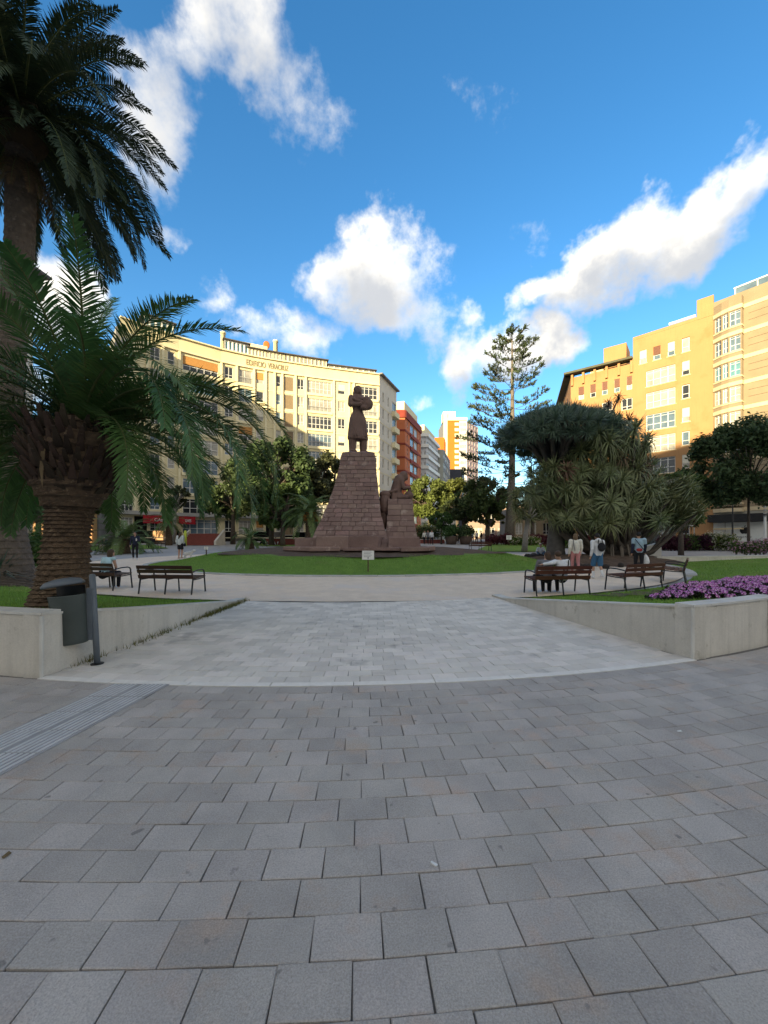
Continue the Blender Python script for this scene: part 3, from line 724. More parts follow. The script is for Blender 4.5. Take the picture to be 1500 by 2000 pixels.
def gwops(L, n=3):
    o = []
    for k in range(9):
        t = 28.6-2.95*k; w = L/n
        for i in range(n): o.append((w*i+.25, w*(i+1)-.25, t-1.7, t, 'gal4' if w > 3 else 'two'))
    return o
gb = street_block('apartment_building', 'pale grey block with ribbon windows and jutting white balconies', (9.7,107), (11.7,107), (16.7,120.7), 30.6, lambda L: gwops(L, 2), gwops, m_gw, None, [(10, 124), (2, 122), (2, 109)], 3)
L = math.hypot(5, 13.7)
for k in range(10):
    z = 30.2-2.95*k
    for (a, c, l) in (((9.7,107), (11.7,107), 2), ((11.7,107), (16.7,120.7), L)): pbox(gb, a, c, 0, l+.5, -.02, .6, z-.55, z+.35, 'balcony', m_frame)
pbox(gb, (11.7,107), (16.7,120.7), 1.5, L, -5, -1, 30.4, 33.5, 'penthouse', m_cream2)
m_gg = mat('grey_green_render', (.33,.34,.30), (.27,.28,.25), .6, .85, pos=True)
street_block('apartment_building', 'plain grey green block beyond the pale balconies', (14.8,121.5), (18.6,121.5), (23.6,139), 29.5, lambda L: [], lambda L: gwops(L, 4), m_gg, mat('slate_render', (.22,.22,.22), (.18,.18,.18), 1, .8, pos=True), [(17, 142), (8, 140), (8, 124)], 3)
m_nv = mat('navy_cladding', (.035,.037,.055), (.025,.027,.04), 1, .6, pos=True)
street_block('apartment_building', 'low dark navy block at the end of the side street', (23.4,142), (28.6,142), (31,150), 27, lambda L: [(L*.2, L*.7, 27-2.2-3*k, 27-.6-3*k, 'gal3') for k in range(1, 8)], lambda L: [], m_nv, None, [(28, 156), (20, 156), (20, 145)], 3)
m_ob = mat('bright_orange_render', (.50,.14,.016), (.44,.12,.015), .3, .85, pos=True)
street_block('apartment_building', 'small orange house front showing over the grey green block', (21,161), (25,161), (27,170), 43.5, lambda L: [], lambda L: [], m_ob, None, [(25, 175), (18, 175), (18, 164)], 3)
# tall tower
tw = thing('tower_block', 'tall cream and bright orange tower block at the end of the street', 'building', (40, 213, 1.5))
def TX(u): return (u-750)/F*213
seg = [(866, 874, m_cream2, None), (874, 887, m_ob, None), (887, 897, m_ob, 'sq'), (897, 912, m_frame, 'gal3')]
ztp = 1.65+(HZ-821)/F*213
fr = []
for (u0, u1, m, ty) in seg:
    A, B = Vector((TX(u0), 213)), Vector((TX(u1), 213)); L = TX(u1)-TX(u0); fr.append(A); ops = []
    if ty:
        for k in range(18): t = ztp-1.2-3*k; ops.append((L*.1, L*.92, t-(1.7 if ty == 'sq' else 2.1), t, 'blind' if ty == 'sq' else 'gal3', m_blind if ty == 'sq' else m_gl3))
    fac(tw, A, B, 1, ztp+(3.6 if u0 == 866 else 0), ops, m)
fr.append(B); A, B = Vector((TX(912), 213)), Vector((TX(912)+9, 225)); L = 15; ops = []
for k in range(18):
    for i in range(4): ops.append((L*(.06+.24*i), L*(.06+.24*i)+2.4, ztp-3.2-3*k, ztp-1.2-3*k, 'two', random.choice(GLZ)))
fac(tw, A, B, 1, ztp-.5, ops, mat('pink_grey_render', (.5,.36,.33), (.42,.3,.28), .4, .85, pos=True)); fr.append(B)
core(tw, fr, [(TX(912)+4, 236), (TX(866), 232)], 1, ztp-.2, m_roof)
pbox(tw, (TX(874), 213), (TX(912), 213), 0, TX(912)-TX(874), -.2, .6, ztp-.2, ztp+1.4, 'cornice', m_cream2)
pbox(tw, (TX(866), 213), (TX(890), 213), 0, TX(890)-TX(866), -7, -.6, ztp-1, ztp+5, 'roof_house', m_cream2)

# ------------------------------------------------------------------ right: yellow block
m_yel = mat('yellow_render', (.405,.222,.098), (.365,.195,.085), .45, .85, .1, 14, pos=True, c3=(.38,.175,.07), s3=.4, f3=.55, streak=.16)
m_yelt = mat('pale_yellow_trim', (.60,.46,.26), (.54,.4,.22), 1, .8, pos=True)
yb = thing('apartment_building', 'large yellow block with tall stair parapet and rust stains', 'building', (36, 54, .9))
Y0, Y1, Y2 = Vector((28.7, 59.8)), Vector((35.0, 54.7)), Vector((41.0, 48.4))
L = (Y2-Y1).length
def yz(u, v, A, B): s = sfrac(A, B, u); p = A.lerp(B, s); return CH+(HZ-v)/F*p.y
ops = []
S = lambda u, A=Y1, B=Y2: sfrac(A, B, u)*(B-A).length
for (u0, u1, ty) in ((1249, 1263, 'blind'), (1276, 1290, 'shut'), (1304, 1318, 'blind'), (1332, 1347, 'one')): ops.append((S(u0), S(u1), 25.9, 27.7, ty))
for k in range(1, 9):
    t = 27.7-3.03*k; ops.append((S(1262), S(1319), t-2.15, t, 'gal4', [m_gl1, m_gl3, m_gl3, m_gl2, m_gl3][k % 5])); ops.append((S(1332), S(1347), t-1.8, t, ['one', 'blind'][k % 2]))
fac(yb, Y1, Y2, .8, 29.5, ops, m_yel)
for o in ops: # painted surrounds
    pbox(yb, Y1, Y2, o[0]-.12, o[1]+.12, 0, .04, o[2]-.14, o[2]-.01, 'sill', m_yelt)
pbox(yb, Y1, Y2, S(1361), L, -.5, .03, 29.5, 32.0, 'stair_parapet', m_yel)
pbox(yb, Y1, Y2, 0, S(1361), -.25, .02, 29.5, 29.9, 'parapet', m_yel)
pbox(yb, Y1, Y2, S(1306), S(1358), -.2, -.12, 30.05, 30.35, 'roof_rail', m_frame)
L0 = (Y1-Y0).length; ops = []; S0 = lambda u: sfrac(Y0, Y1, u)*L0
for u in (1130, 1153, 1176, 1200, 1224): ops.append((S0(u), S0(u+10.5), 22.7, 24.6, 'shut'))
for k in range(2, 9):
    for u0, u1 in ((1129, 1149), (1176, 1196), (1214, 1235)): ops.append((S0(u0), S0(u1), 27.6-3.03*k-1.6, 27.6-3.03*k, 'two'))
fac(yb, Y0, Y1, .8, 26.3, ops, m_yel)
pbox(yb, Y0, Y1, -.8, L0, -.6, .9, 26.75, 27.05, 'pergola_roof', mat('pergola_green', (.10,.10,.06), (.07,.07,.045), 1, .8))
for i in range(6): pbox(yb, Y0, Y1, .1+i*(L0-.4)/5, .4+i*(L0-.4)/5, -.1, .35, 25.0, 26.75, 'pier', m_yel)
pbox(yb, Y0, Y1, S0(1176), S0(1221), -5, -1.2, 26, 30.0, 'roof_house', m_yel); pbox(yb, Y0, Y1, S0(1146), S0(1172), -6, -2.5, 26, 28.2, 'roof_house', m_yelt)
YS = Vector((34.8, 77.5)); Ls = (Y0-YS).length
ops = [(Ls*(.12+.2*i), Ls*(.12+.2*i)+1.4, 24.6-3.03*k-1.9, 24.6-3.03*k, 'shut') for i in range(4) for k in range(7)]
def fac_rev(root, A, B, *a, **k): return fac(root, A, B, *a, **k)
fac(yb, YS, Y0, .8, 26.3, ops, m_yel)                     # face on the side street
pbox(yb, YS, Y0, 0, Ls, -.6, .9, 26.75, 27.05, 'pergola_roof', MATS['pergola_green'])
core(yb, [Y0, Y1, Y2], [(56, 62), (50, 80), (35.5, 78)], .8, 26.2, m_roof)
core(yb, [Y1, Y2], [(54, 58), (48, 66)], 20, 29.3, m_roof, 'upper_core')
# ------------------------------------------------------------------ right: tan block with bays and the shop
m_tan = mat('tan_brickwork', (.29,.225,.145), (.24,.185,.118), .6, .85, .2, 30, pos=True); m_tanb = mat('cream_band', (.58,.47,.30), (.52,.42,.26), 1, .85, pos=True)
tb = thing('apartment_building', 'tan block with cream bands and glazed bays above the shop', 'building', (43, 47, .9))
T0, T1 = Vector((41.0, 48.4)), Vector((50.5, 35.0)); Lt = (T1-T0).length; ST = lambda u: sfrac(T0, T1, u)*Lt
tt = (T1-T0)/Lt; tn = Vector((tt.y, -tt.x))
fac(tb, T0, T1, 5.2, 31.0, [(ST(1475)+i*2.6, ST(1475)+i*2.6+1.4, 28.7-3.0*k-1.7, 28.7-3.0*k, 'two') for i in range(2, 4) for k in range(8)], m_tan)
for k in range(9):
    z = 29.4-3.0*k; pbox(tb, T0, T1, ST(1453), Lt, -.02, .06, z-.45, z, 'band', m_tanb)
    for j in (1, 2): pbox(tb, T0, T1, ST(1462), Lt, -.02, .02, z-.45-.8*j, z-.40-.8*j, 'groove', mat('tan_groove', (.17,.13,.085)))
# bay: three facets
sb = [ST(1394), ST(1412), ST(1427), ST(1452)]; ob_ = [.05, .55, .75, .75]
BP = [T0+tt*s+tn*o for s, o in zip(sb, ob_)]; BP.append(T0+tt*(sb[3]+.02)); 
for i in range(4):
    A, B = BP[i], BP[i+1]; l = (B-A).length; ops = []
    if i < 3:
        for k in range(8): t = 28.75-3.0*k; ops.append((.08, l-.08, t-1.75, t, 'gal2' if i < 2 else 'gal2', [m_gl2, m_gl2, m_teal, m_gl3, m_gl3][k % 5]))
    fac(tb, A, B, 5.6, 30.2, ops, m_tan)
    for k in range(9): pbox(tb, A, B, -.03, l+.03, -.02, .07, 28.85-3*k, 29.3-3*k, 'band', m_tanb); pbox(tb, A, B, -.03, l+.03, -.02, .05, 26.75-3*k, 26.93-3*k, 'sill', m_tanb)
org = tb.location; b = MB(); b.prism([(p.x-org.x, p.y-org.y) for p in BP], 30.2-.9, 30.35-.9); b.prism([(p.x-org.x, p.y-org.y) for p in BP], 5.5-.9, 5.6-.9); b.build('bay_cap', m_tan, tb)
pbox(tb, T0, T1, ST(1430), Lt, -1.2, -1.1, 31.0, 32.2, 'terrace_glass', m_gl2); pbox(tb, T0, T1, ST(1428), Lt, -1.25, -1.05, 32.2, 32.35, 'terrace_rail', m_frame)
for i in range(7): pbox(tb, T0, T1, ST(1430)+i*2, ST(1430)+i*2+.1, -1.22, -1.04, 31.0, 32.2, 'terrace_post', m_frame)
core(tb, [T0, T1], [(62, 42), (54, 56)], .8, 30.9, m_roof)
# shop front below
m_white = mat('shop_hoarding_white', (.60,.61,.58), (.53,.54,.51), .7, .7, pos=True); m_blk = mat('awning_black', (.012,.012,.013), (.02,.02,.02), 3, .7)
fac(tb, T0, T1, .8, 5.2, [], mat('shop_stone', (.36,.34,.28), (.3,.28,.23), 1, .85, pos=True), 'shop_wall')
A0s, A1s = ST(1394), ST(1498)
pbox(tb, T0, T1, A0s, A1s, 0, .12, 1.3, 3.6, 'hoarding', m_white)
for u in (1417, 1430): pbox(tb, T0, T1, ST(u)-.03, ST(u)+.03, .12, .15, 1.3, 3.6, 'hoarding_joint', mat('joint_grey', (.25,.25,.24)))
pbox(tb, T0, T1, ST(1388), ST(1500), 0, 1.3, 3.65, 4.55, 'awning', m_blk)
# apple emblem with a bite and a leaf, and the words below
def arcpts(cx, cy, r, a0, a1, n): return [(cx+r*math.cos(R(a0+(a1-a0)*i/n)), cy+r*math.sin(R(a0+(a1-a0)*i/n))) for i in range(n+1)]
ap = [(0, .40), (.10, .455), (.22, .49), (.34, .47), (.45, .40)]+[(.36, .30), (.325, .18), (.34, .05), (.42, -.05), (.50, -.10)]+[(.44, -.26), (.35, -.41), (.26, -.50), (.17, -.52), (.08, -.48), (0, -.465), (-.08, -.48), (-.18, -.52), (-.28, -.48), (-.38, -.36), (-.46, -.18), (-.50, .02), (-.48, .2), (-.40, .36), (-.28, .46), (-.14, .46)]
lf = [(.0, .52), (.02, .63), (.09, .72), (.19, .77), (.19, .68), (.14, .59), (.07, .54)]
def flat_shape(root, A, B, s, z, out, polys, sc_, m, name):
    A = Vector(A[:2]); B = Vector(B[:2]); t = (B-A).normalized(); n = Vector((t.y, -t.x)); b = MB()
    for P in polys:
        k = len(P); n0 = len(b.v)
        b.v += [(x*sc_, y*sc_, 0) for x, y in P]+[(x*sc_, y*sc_, .02) for x, y in P]; b.face(*[n0+k+i for i in range(k)])
        for i in range(k): j = (i+1) % k; b.face(n0+i, n0+j, n0+k+j, n0+k+i)
    p = Vector((A.x+t.x*s+n.x*out, A.y+t.y*s+n.y*out, z))-root.location
    me = b.mesh(name, m); bm = bmesh.new(); bm.from_mesh(me); bmesh.ops.triangulate(bm, faces=bm.faces[:]); bm.to_mesh(me); bm.free()
    return link(name, me, root, frame(p, (t.x, t.y, 0), (0, 0, 1), (n.x, n.y, 0)))
flat_shape(tb, T0, T1, ST(1454), 2.62, .125, [ap, lf], .78, m_blk, 'apple_emblem')
letter(tb, T0, T1, ST(1440), ST(1469)-ST(1440), 1.78, .26, 'Premium Reseller', m_blk, .13)
for z in (1.75, 1.35): pbox(tb, T0, T1, ST(1400), ST(1499), 1.6, 1.64, z-.4, z-.36, 'railing', m_rail)
# ------------------------------------------------------------------ left row, seen behind the tall palm
m_whiter = mat('white_render', (.66,.64,.6), (.58,.56,.52), .6, .85, pos=True)
lb = thing('apartment_building', 'white block with overhanging top floor behind the tall palm trunk', 'building', (-40, 40, .9))
B0, B1 = Vector((-42.5, 13.5)), Vector((-39.7, 44)); Lb = (B1-B0).length
fac(lb, B0, B1, .8, 31, [(Lb-1.5-3.4*i-2.2, Lb-1.5-3.4*i, 27.3-3*k-1.8, 27.3-3*k, 'gal3') for i in range(8) for k in range(8)], m_whiter)
pbox(lb, B0, B1, 0, Lb, 0, 1.5, 28.8, 30.0, 'balcony_parapet', m_whiter); pbox(lb, B0, B1, 0, Lb+.4, -.2, 2.0, 31.0, 31.25, 'eave', m_framed)
pbox(lb, B0, B1, 0, Lb-.5, .9, 1.0, 30.0, 31.0, 'glazing', m_teal); pbox(lb, B0, B1, 0, Lb, .0, 1.45, 28.4, 28.8, 'soffit', mat('soffit_tan', (.36,.28,.2)))
core(lb, [B0, B1], [(-56, 46), (-60, 13.5)], .8, 30.9, m_roof)
pbox(lb, B0, B1, Lb-9, Lb, .2, 2.2, 3.6, 3.8, 'shop_awning', m_orangeb)
# buildings on the near side of the street, behind the viewer: they shade the square
for (nm, lab, x0, x1, y0, y1, h) in (('apartment_building', 'broad grey block across the street facing the planter walls', -69, 70, -102, -80, 46.5), ('apartment_building', 'lower beige block on the corner across the street', -135, -70, -104, -82, 38.0)):
    o = thing(nm, lab, 'building', ((x0+x1)/2, y1, 0)); mw = mat('street_render_'+str(int(h)), (.5,.45,.38), (.42,.38,.32), .4, .85, pos=True)
    L = x1-x0; nb = int(L/6)
    ops = [(2+6*i, 2+6*i+2.4, 4+3*k, 4+3*k+1.6, 'two') for i in range(nb) for k in range(0, int(h/3)-1, 3)]
    fac(o, (x1, y1), (x0, y1), 0, h, ops, mw); core(o, [(x1, y1), (x0, y1)], [(x0, y0), (x1, y0)], 0, h-.2, m_roof)
    pbox(o, (x1, y1), (x0, y1), 0, L, -.4, .3, h, h+.3, 'cornice', mw)
# ================================================================== figures: joined volumes fused to one skin
PEND = []
def fuse(name, shapes, m, parent, vox=.016, sm=2, M=None):
    b = MB()
    for s in shapes:
        if s[0] == 'c':
            _, p0, r0, p1, r1 = s; p0 = Vector(p0); p1 = Vector(p1)
            b.tube([p0, p0.lerp(p1, .5), p1], [r0, (r0+r1)/2, r1], 10); b.ell(p0, (r0, r0, r0), 10, 8); b.ell(p1, (r1, r1, r1), 10, 8)
        elif s[0] == 'e': b.ell(s[1], s[2], 14, 10, Matrix.Rotation(s[3], 3, s[4]) if len(s) > 3 else None)
        elif s[0] == 'l': b.lathe(s[1], 24, s[2], s[3])
        elif s[0] == 'b': b.box(*s[1])
    o = b.build(name, m, parent, M=M)
    md = o.modifiers.new('r', 'REMESH'); md.mode = 'VOXEL'; md.voxel_size = vox
    if sm: s_ = o.modifiers.new('s', 'SMOOTH'); s_.iterations = sm; s_.factor = .5
    PEND.append(o); return o
def settle():
    bpy.context.view_layer.update(); dg = bpy.context.evaluated_depsgraph_get()
    for o in PEND:
        me = bpy.data.meshes.new_from_object(o.evaluated_get(dg)); me.name = o.name; old = o.data; o.modifiers.clear(); o.data = me
        me.polygons.foreach_set('use_smooth', [True]*len(me.polygons))
    PEND.clear()
# ------------------------------------------------------------------ monument
m_stone = mat('red_brown_stone', (.27,.185,.16), (.165,.108,.095), 1.1, .92, .8, 16, rnd=.13, c3=(.36,.275,.24), s3=2.2, f3=.56, speck=(30, .2), detail=10)
m_stonec = mat('mortar_dark', (.19,.135,.12), (.145,.10,.09), 4, .95, .4, 20)
m_fig = mat('carved_dark_stone', (.19,.12,.098), (.11,.07,.058), 2.2, .85, .5, 30, c3=(.20,.13,.105), s3=2.2, f3=.58)
mon = thing('monument', 'tall flared monument pedestal of red brown stone blocks on the mound', 'monument', (CX, CY, zt(CY)+.80))
mz = mon.location.z
def courses(zs, half, cx, cy, n_front, n_side, taper_back=True, parent=mon, lay=.22):
    """zs: course heights; half(z) -> (left, right, front, back) extents"""
    cnt = 0
    cb = MB()
    for k in range(len(zs)-1):
        z0, z1 = zs[k], zs[k+1]; a = half(z0); c = half(z1); g = .012
        ins = .09
        P0 = [(-a[0]+ins, -a[2]+ins), (a[1]-ins, -a[2]+ins), (a[1]-ins, a[3]-ins), (-a[0]+ins, a[3]-ins)]
        P1 = [(-c[0]+ins, -c[2]+ins), (c[1]-ins, -c[2]+ins), (c[1]-ins, c[3]-ins), (-c[0]+ins, c[3]-ins)]
        cb.hexa([(cx+x, cy+y, z0) for x, y in P0]+[(cx+x, cy+y, z1) for x, y in P1])
        def side(pa, pb, qa, qb, n):
            nonlocal cnt
            pa, pb, qa, qb = map(Vector, (pa, pb, qa, qb)); d = (pb-pa).normalized(); inn = Vector((-d.y, d.x))
            cuts = [0]+sorted((i+random.uniform(-.22, .22))/n+((k % 2)*.5-.25)/n*.8 for i in range(1, n))+[1]
            for s0, s1 in zip(cuts, cuts[1:]):
                if s1-s0 < .03: continue
                pr = random.uniform(-.012, .022); L = (pb-pa).length; gg = .008/L; b = MB()
                lo = [pa.lerp(pb, s0+gg)-inn*pr, pa.lerp(pb, s1-gg)-inn*pr]; hi = [qa.lerp(qb, s0+gg)-inn*pr, qa.lerp(qb, s1-gg)-inn*pr]
                b.hexa([(*lo[0], z0+.006), (*lo[1], z0+.006), (*(lo[1]+inn*lay), z0+.006), (*(lo[0]+inn*lay), z0+.006), (*hi[0], z1-.006), (*hi[1], z1-.006), (*(hi[1]+inn*lay), z1-.006), (*(hi[0]+inn*lay), z1-.006)])
                me = b.mesh('stone_block', m_stone)
                bm = bmesh.new(); bm.from_mesh(me); bmesh.ops.bevel(bm, geom=bm.edges[:], offset=.008, segments=1, affect='EDGES'); bm.to_mesh(me); bm.free()
                link('stone_block', me, parent); cnt += 1
        C0 = [(cx-a[0], cy-a[2]), (cx+a[1], cy-a[2]), (cx+a[1], cy+a[3]), (cx-a[0], cy+a[3])]
        C1 = [(cx-c[0], cy-c[2]), (cx+c[1], cy-c[2]), (cx+c[1], cy+c[3]), (cx-c[0], cy+c[3])]
        side(C0[0], C0[1], C1[0], C1[1], n_front(k)); side(C0[3], C0[0], C1[3], C1[0], n_side(k)); side(C0[1], C0[2], C1[1], C1[2], n_side(k))
        if taper_back: side(C0[2], C0[3], C1[2], C1[3], 1)
    cb.build('core', m_stonec, parent); return cnt
def mx_(u, y=20.4): return (u-750)/F*y
def mzv(v, y=20.4): return CH+(HZ-v)/F*y-mz
prof = [(1068, 612, 760), (1050, 617, 756), (1030, 624, 750), (1010, 633, 745), (990, 640, 742), (970, 647, 740), (950, 653, 738), (930, 658, 736), (910, 662, 734), (890, 665, 732), (882, 668, 731)]
def interp(z, i):
    P = sorted((mzv(p[0]), mx_(p[i])) for p in prof)
    for (a, x0), (b_, x1) in zip(P, P[1:]):
        if a <= z <= b_: return x0+(x1-x0)*(z-a)/(b_-a)
    return P[0][1] if z < P[0][0] else P[-1][1]
tx = mx_(699)
ztop = mzv(882)
def halfT(z):
    x0, x1 = interp(z, 1), interp(z, 2); t = max(0, min(1, z/ztop)); dpt = .95+1.3*(1-t)**1.7
    return (tx-x0, x1-tx, dpt, dpt)
nc = 22; zs = [0.0+(ztop)*i/nc for i in range(nc+1)]
tcx, tcy = tx-mon.location.x, 21.5-mon.location.y
n1 = courses(zs, halfT, tcx, tcy, lambda k: 7 if k < 6 else (6 if k < 12 else 4), lambda k: 2)
# rounded cap under the standing figure
b = MB(); a = halfT(ztop); b.hexa([(tcx-a[0]+.02, tcy-a[2]+.02, ztop), (tcx+a[1]-.02, tcy-a[2]+.02, ztop), (tcx+a[1]-.02, tcy+a[3]-.02, ztop), (tcx-a[0]+.02, tcy+a[3]-.02, ztop), (tcx-a[0]+.3, tcy-a[2]+.4, ztop+.13), (tcx+a[1]-.3, tcy-a[2]+.4, ztop+.13), (tcx+a[1]-.3, tcy+a[3]-.4, ztop+.13), (tcx-a[0]+.3, tcy+a[3]-.4, ztop+.13)]); b.build('cap_stone', m_stone, mon)
# right-hand pedestal
rx = mx_(783, 20.2); ztr = mzv(974, 20.2)
profR = [(1066, 750, 818), (1050, 752, 814), (1035, 754, 811), (1020, 756, 809), (1000, 757, 807), (974, 759, 806)]
def halfR(z):
    P = sorted((mzv(p[0], 20.2), mx_(p[1], 20.2), mx_(p[2], 20.2)) for p in profR)
    x0, x1 = P[-1][1], P[-1][2]
    if z < P[0][0]: x0, x1 = P[0][1:]
    for p, q in zip(P, P[1:]):
        if p[0] <= z <= q[0]: t = (z-p[0])/(q[0]-p[0]); x0 = p[1]+(q[1]-p[1])*t; x1 = p[2]+(q[2]-p[2])*t
    return (rx-x0, x1-rx, .75+.5*max(0, 1-z/ztr)**2, .75)
zsr = [ztr*i/9 for i in range(10)]
n2 = courses(zsr, halfR, rx-mon.location.x, 21.0-mon.location.y, lambda k: 2 if k > 3 else 3, lambda k: 2)
# spreading plinth: two low uneven courses and flat rock slabs
def halfP(z): return (mx_(700, 19.4)-mx_(598-z*8, 19.4)+.0, mx_(819, 19.4)-mx_(700, 19.4), 2.45-.5*z, 1.9)
n3 = courses([-.06, .25, .52], halfP, mx_(700, 19.4)-mon.location.x, 21.2-mon.location.y, lambda k: 8, lambda k: 4)
def slab(name, pts, z0, z1, m=m_stone, parent=mon):
    b = MB(); b.prism([(x-mon.location.x, y-mon.location.y) for x, y in pts], z0, z1); me = b.mesh(name, m)
    bm = bmesh.new(); bm.from_mesh(me); bmesh.ops.bevel(bm, geom=bm.edges[:], offset=.03, segments=1, affect='EDGES')
    for v in bm.verts: v.co.z += random.uniform(-.02, .03)
    bm.to_mesh(me); bm.free(); return link(name, me, parent)
for (pts, z0, z1) in (([(-4.3,18.7),(-3.1,18.3),(-2.9,19.6),(-3.4,20.4),(-4.2,20.2)], -.05, .55), ([(-3.2,18.2),(-1.7,18.3),(-1.5,19.0),(-3.0,19.4)], -.05, .62), ([(-4.9,18.8),(-3.4,18.0),(-2.0,17.95),(-2.4,18.7),(-4.2,19.6)], -.08, .12), ([(-1.9,17.95),(.3,17.85),(1.0,18.3),(.4,18.9),(-1.6,18.9)], -.08, .10), ([(.8,17.95),(2.1,18.1),(2.5,18.9),(2.0,19.4),(.6,18.9)], -.08, .13), ([(-2.2,18.5),(-.3,18.4),(0,19.2),(-2,19.3)], -.05, .64), ([(.2,18.6),(1.7,18.7),(1.6,19.4),(.3,19.4)], -.05, .60)):
    slab('rock_slab', pts, z0, z1)
# boulders and twisted root-like forms between the pedestals
rb = Vector((mx_(752, 20.8)-mon.location.x, 20.8-mon.location.y, 0))
fuse('carved_rock', [('e', rb+Vector((0, 0, mzv(985, 20.8))), (.33, .5, .62)), ('e', rb+Vector((-.05, .1, mzv(1010, 20.8))), (.25, .4, .7)), ('e', rb+Vector((.02, 0, mzv(966, 20.8))), (.34, .38, .22))], m_fig, mon, .03)
fuse('carved_rock', [('e', rb+Vector((.52, .1, mzv(975, 20.8))), (.24, .35, .45)), ('c', rb+Vector((.45, -.15, mzv(962, 20.8))), .10, rb+Vector((.36, -.1, mzv(1025, 20.8))), .13), ('c', rb+Vector((.2, -.2, mzv(962, 20.8))), .08, rb+Vector((.6, -.2, mzv(958, 20.8))), .09)], m_fig, mon, .03)
# ------------------------------------------------------------------ standing figure with a basket
wz_ = mz+ztop+.12; H = CH+(HZ-754)/F*21.5-wz_
st1 = thing('statue', 'dark stone statue of a standing woman holding a basket atop the tall pedestal', 'statue', ((699-750)/F*21.5, 21.45, wz_), .42); s = H
def SV(*a): return Vector(a)*s
legs = [('c', SV(-.085, 0, .02), .05*s, SV(-.085, 0, .24), .062*s), ('c', SV(.085, 0, .02), .05*s, SV(.085, 0, .24), .062*s), ('e', SV(-.085, -.04, .015), (.05*s, .085*s, .03*s)), ('e', SV(.085, -.04, .015), (.05*s, .085*s, .03*s))]
skirt = [('c', SV(x_, -.098-.012*(i_ % 2), .24), .012*s, SV(x_*.6, -.062, .56), .008*s) for i_, x_ in enumerate((-.09, -.05, -.01, .03, .07, .1))]+[('l', [(.150*s, .20*s), (.158*s, .22*s), (.150*s, .30*s), (.138*s, .42*s), (.122*s, .52*s), (.085*s, .60*s), (.072*s, .63*s)], (0, 0), (1, .72))]
torso = [('l', [(.072*s, .61*s), (.082*s, .66*s), (.105*s, .74*s), (.112*s, .80*s), (.085*s, .845*s), (.045*s, .865*s)], (0, 0), (1, .68)), ('c', SV(0, 0, .83), .04*s, SV(0, -.005, .89), .036*s), ('e', SV(0, -.012, .925), (.054*s, .066*s, .072*s)), ('e', SV(-.024, -.066, .935), (.013*s, .012*s, .009*s)), ('e', SV(.024, -.066, .935), (.013*s, .012*s, .009*s)), ('e', SV(0, -.07, .892), (.018*s, .012*s, .008*s)), ('e', SV(0, -.07, .92), (.012*s, .018*s, .018*s)), ('e', SV(0, .012, .94), (.064*s, .066*s, .062*s)), ('e', SV(-.04, .02, .885), (.03*s, .04*s, .05*s)), ('e', SV(.04, .02, .885), (.03*s, .04*s, .05*s)),
         ('c', SV(-.105, 0, .81), .042*s, SV(-.125, -.03, .70), .04*s), ('c', SV(-.125, -.03, .70), .038*s, SV(.0, -.095, .695), .028*s), ('c', SV(.105, 0, .81), .042*s, SV(.13, -.03, .69), .038*s), ('c', SV(.13, -.03, .69), .036*s, SV(.03, -.10, .725), .028*s), ('e', SV(.0, -.105, .70), (.035*s, .022*s, .022*s)), ('e', SV(.03, -.11, .735), (.03*s, .02*s, .022*s)), ('c', SV(-.09, -.05, .78), .02*s, SV(.1, -.07, .72), .03*s)]
fuse('figure', legs+skirt+torso, m_fig, st1, .026, 1)
fuse('basket', [('e', SV(.12, -.085, .72), (.085*s, .07*s, .09*s)), ('e', SV(.10, -.10, .78), (.055*s, .05*s, .045*s)), ('e', SV(.06, -.10, .655), (.06*s, .05*s, .045*s))], m_fig, st1, .035, 1)
# ------------------------------------------------------------------ crouching figure
zr0 = mz+ztr; sy = 21.0
st2 = thing('statue', 'dark stone statue of a crouching hooded figure bent over a round pot', 'statue', ((783-750)/F*20.6, sy, zr0))
h = CH+(HZ-918)/F*20.8-zr0
def S2(x, y, z): return Vector((x, y, z))
fuse('figure', [('e', S2(-.22, .05, .22), (.42, .42, .24)), ('c', S2(-.30, .05, .25), .34, S2(-.12, 0, h*.62), .30), ('e', S2(-.02, 0, h*.72), (.32, .30, .26)), ('e', S2(.16, -.03, h*.84), (.235, .22, .23)), ('e', S2(.27, -.05, h*.76), (.14, .15, .16)), ('e', S2(.36, -.05, h*.74), (.05, .05, .05)), ('c', S2(.05, -.24, h*.66), .12, S2(.16, -.26, h*.40), .10), ('c', S2(.16, -.26, h*.40), .095, S2(.46, -.12, h*.42), .075), ('c', S2(.05, .24, h*.66), .12, S2(.2, .26, h*.40), .10), ('c', S2(.2, .26, h*.40), .095, S2(.48, .08, h*.42), .075), ('e', S2(.50, -.08, h*.41), (.09, .06, .05)), ('e', S2(.50, .08, h*.41), (.09, .06, .05)), ('c', S2(-.15, -.25, .14), .16, S2(.30, -.3, .14), .13), ('c', S2(-.15, .25, .14), .16, S2(.30, .3, .14), .13)], m_fig, st2, .035, 2)
fuse('pot', [('e', S2(.45, -.02, .24), (.26, .25, .24)), ('c', S2(.47, 0, .4), .11, S2(.48, 0, h*.40), .10)], m_fig, st2, .03, 1)
settle()
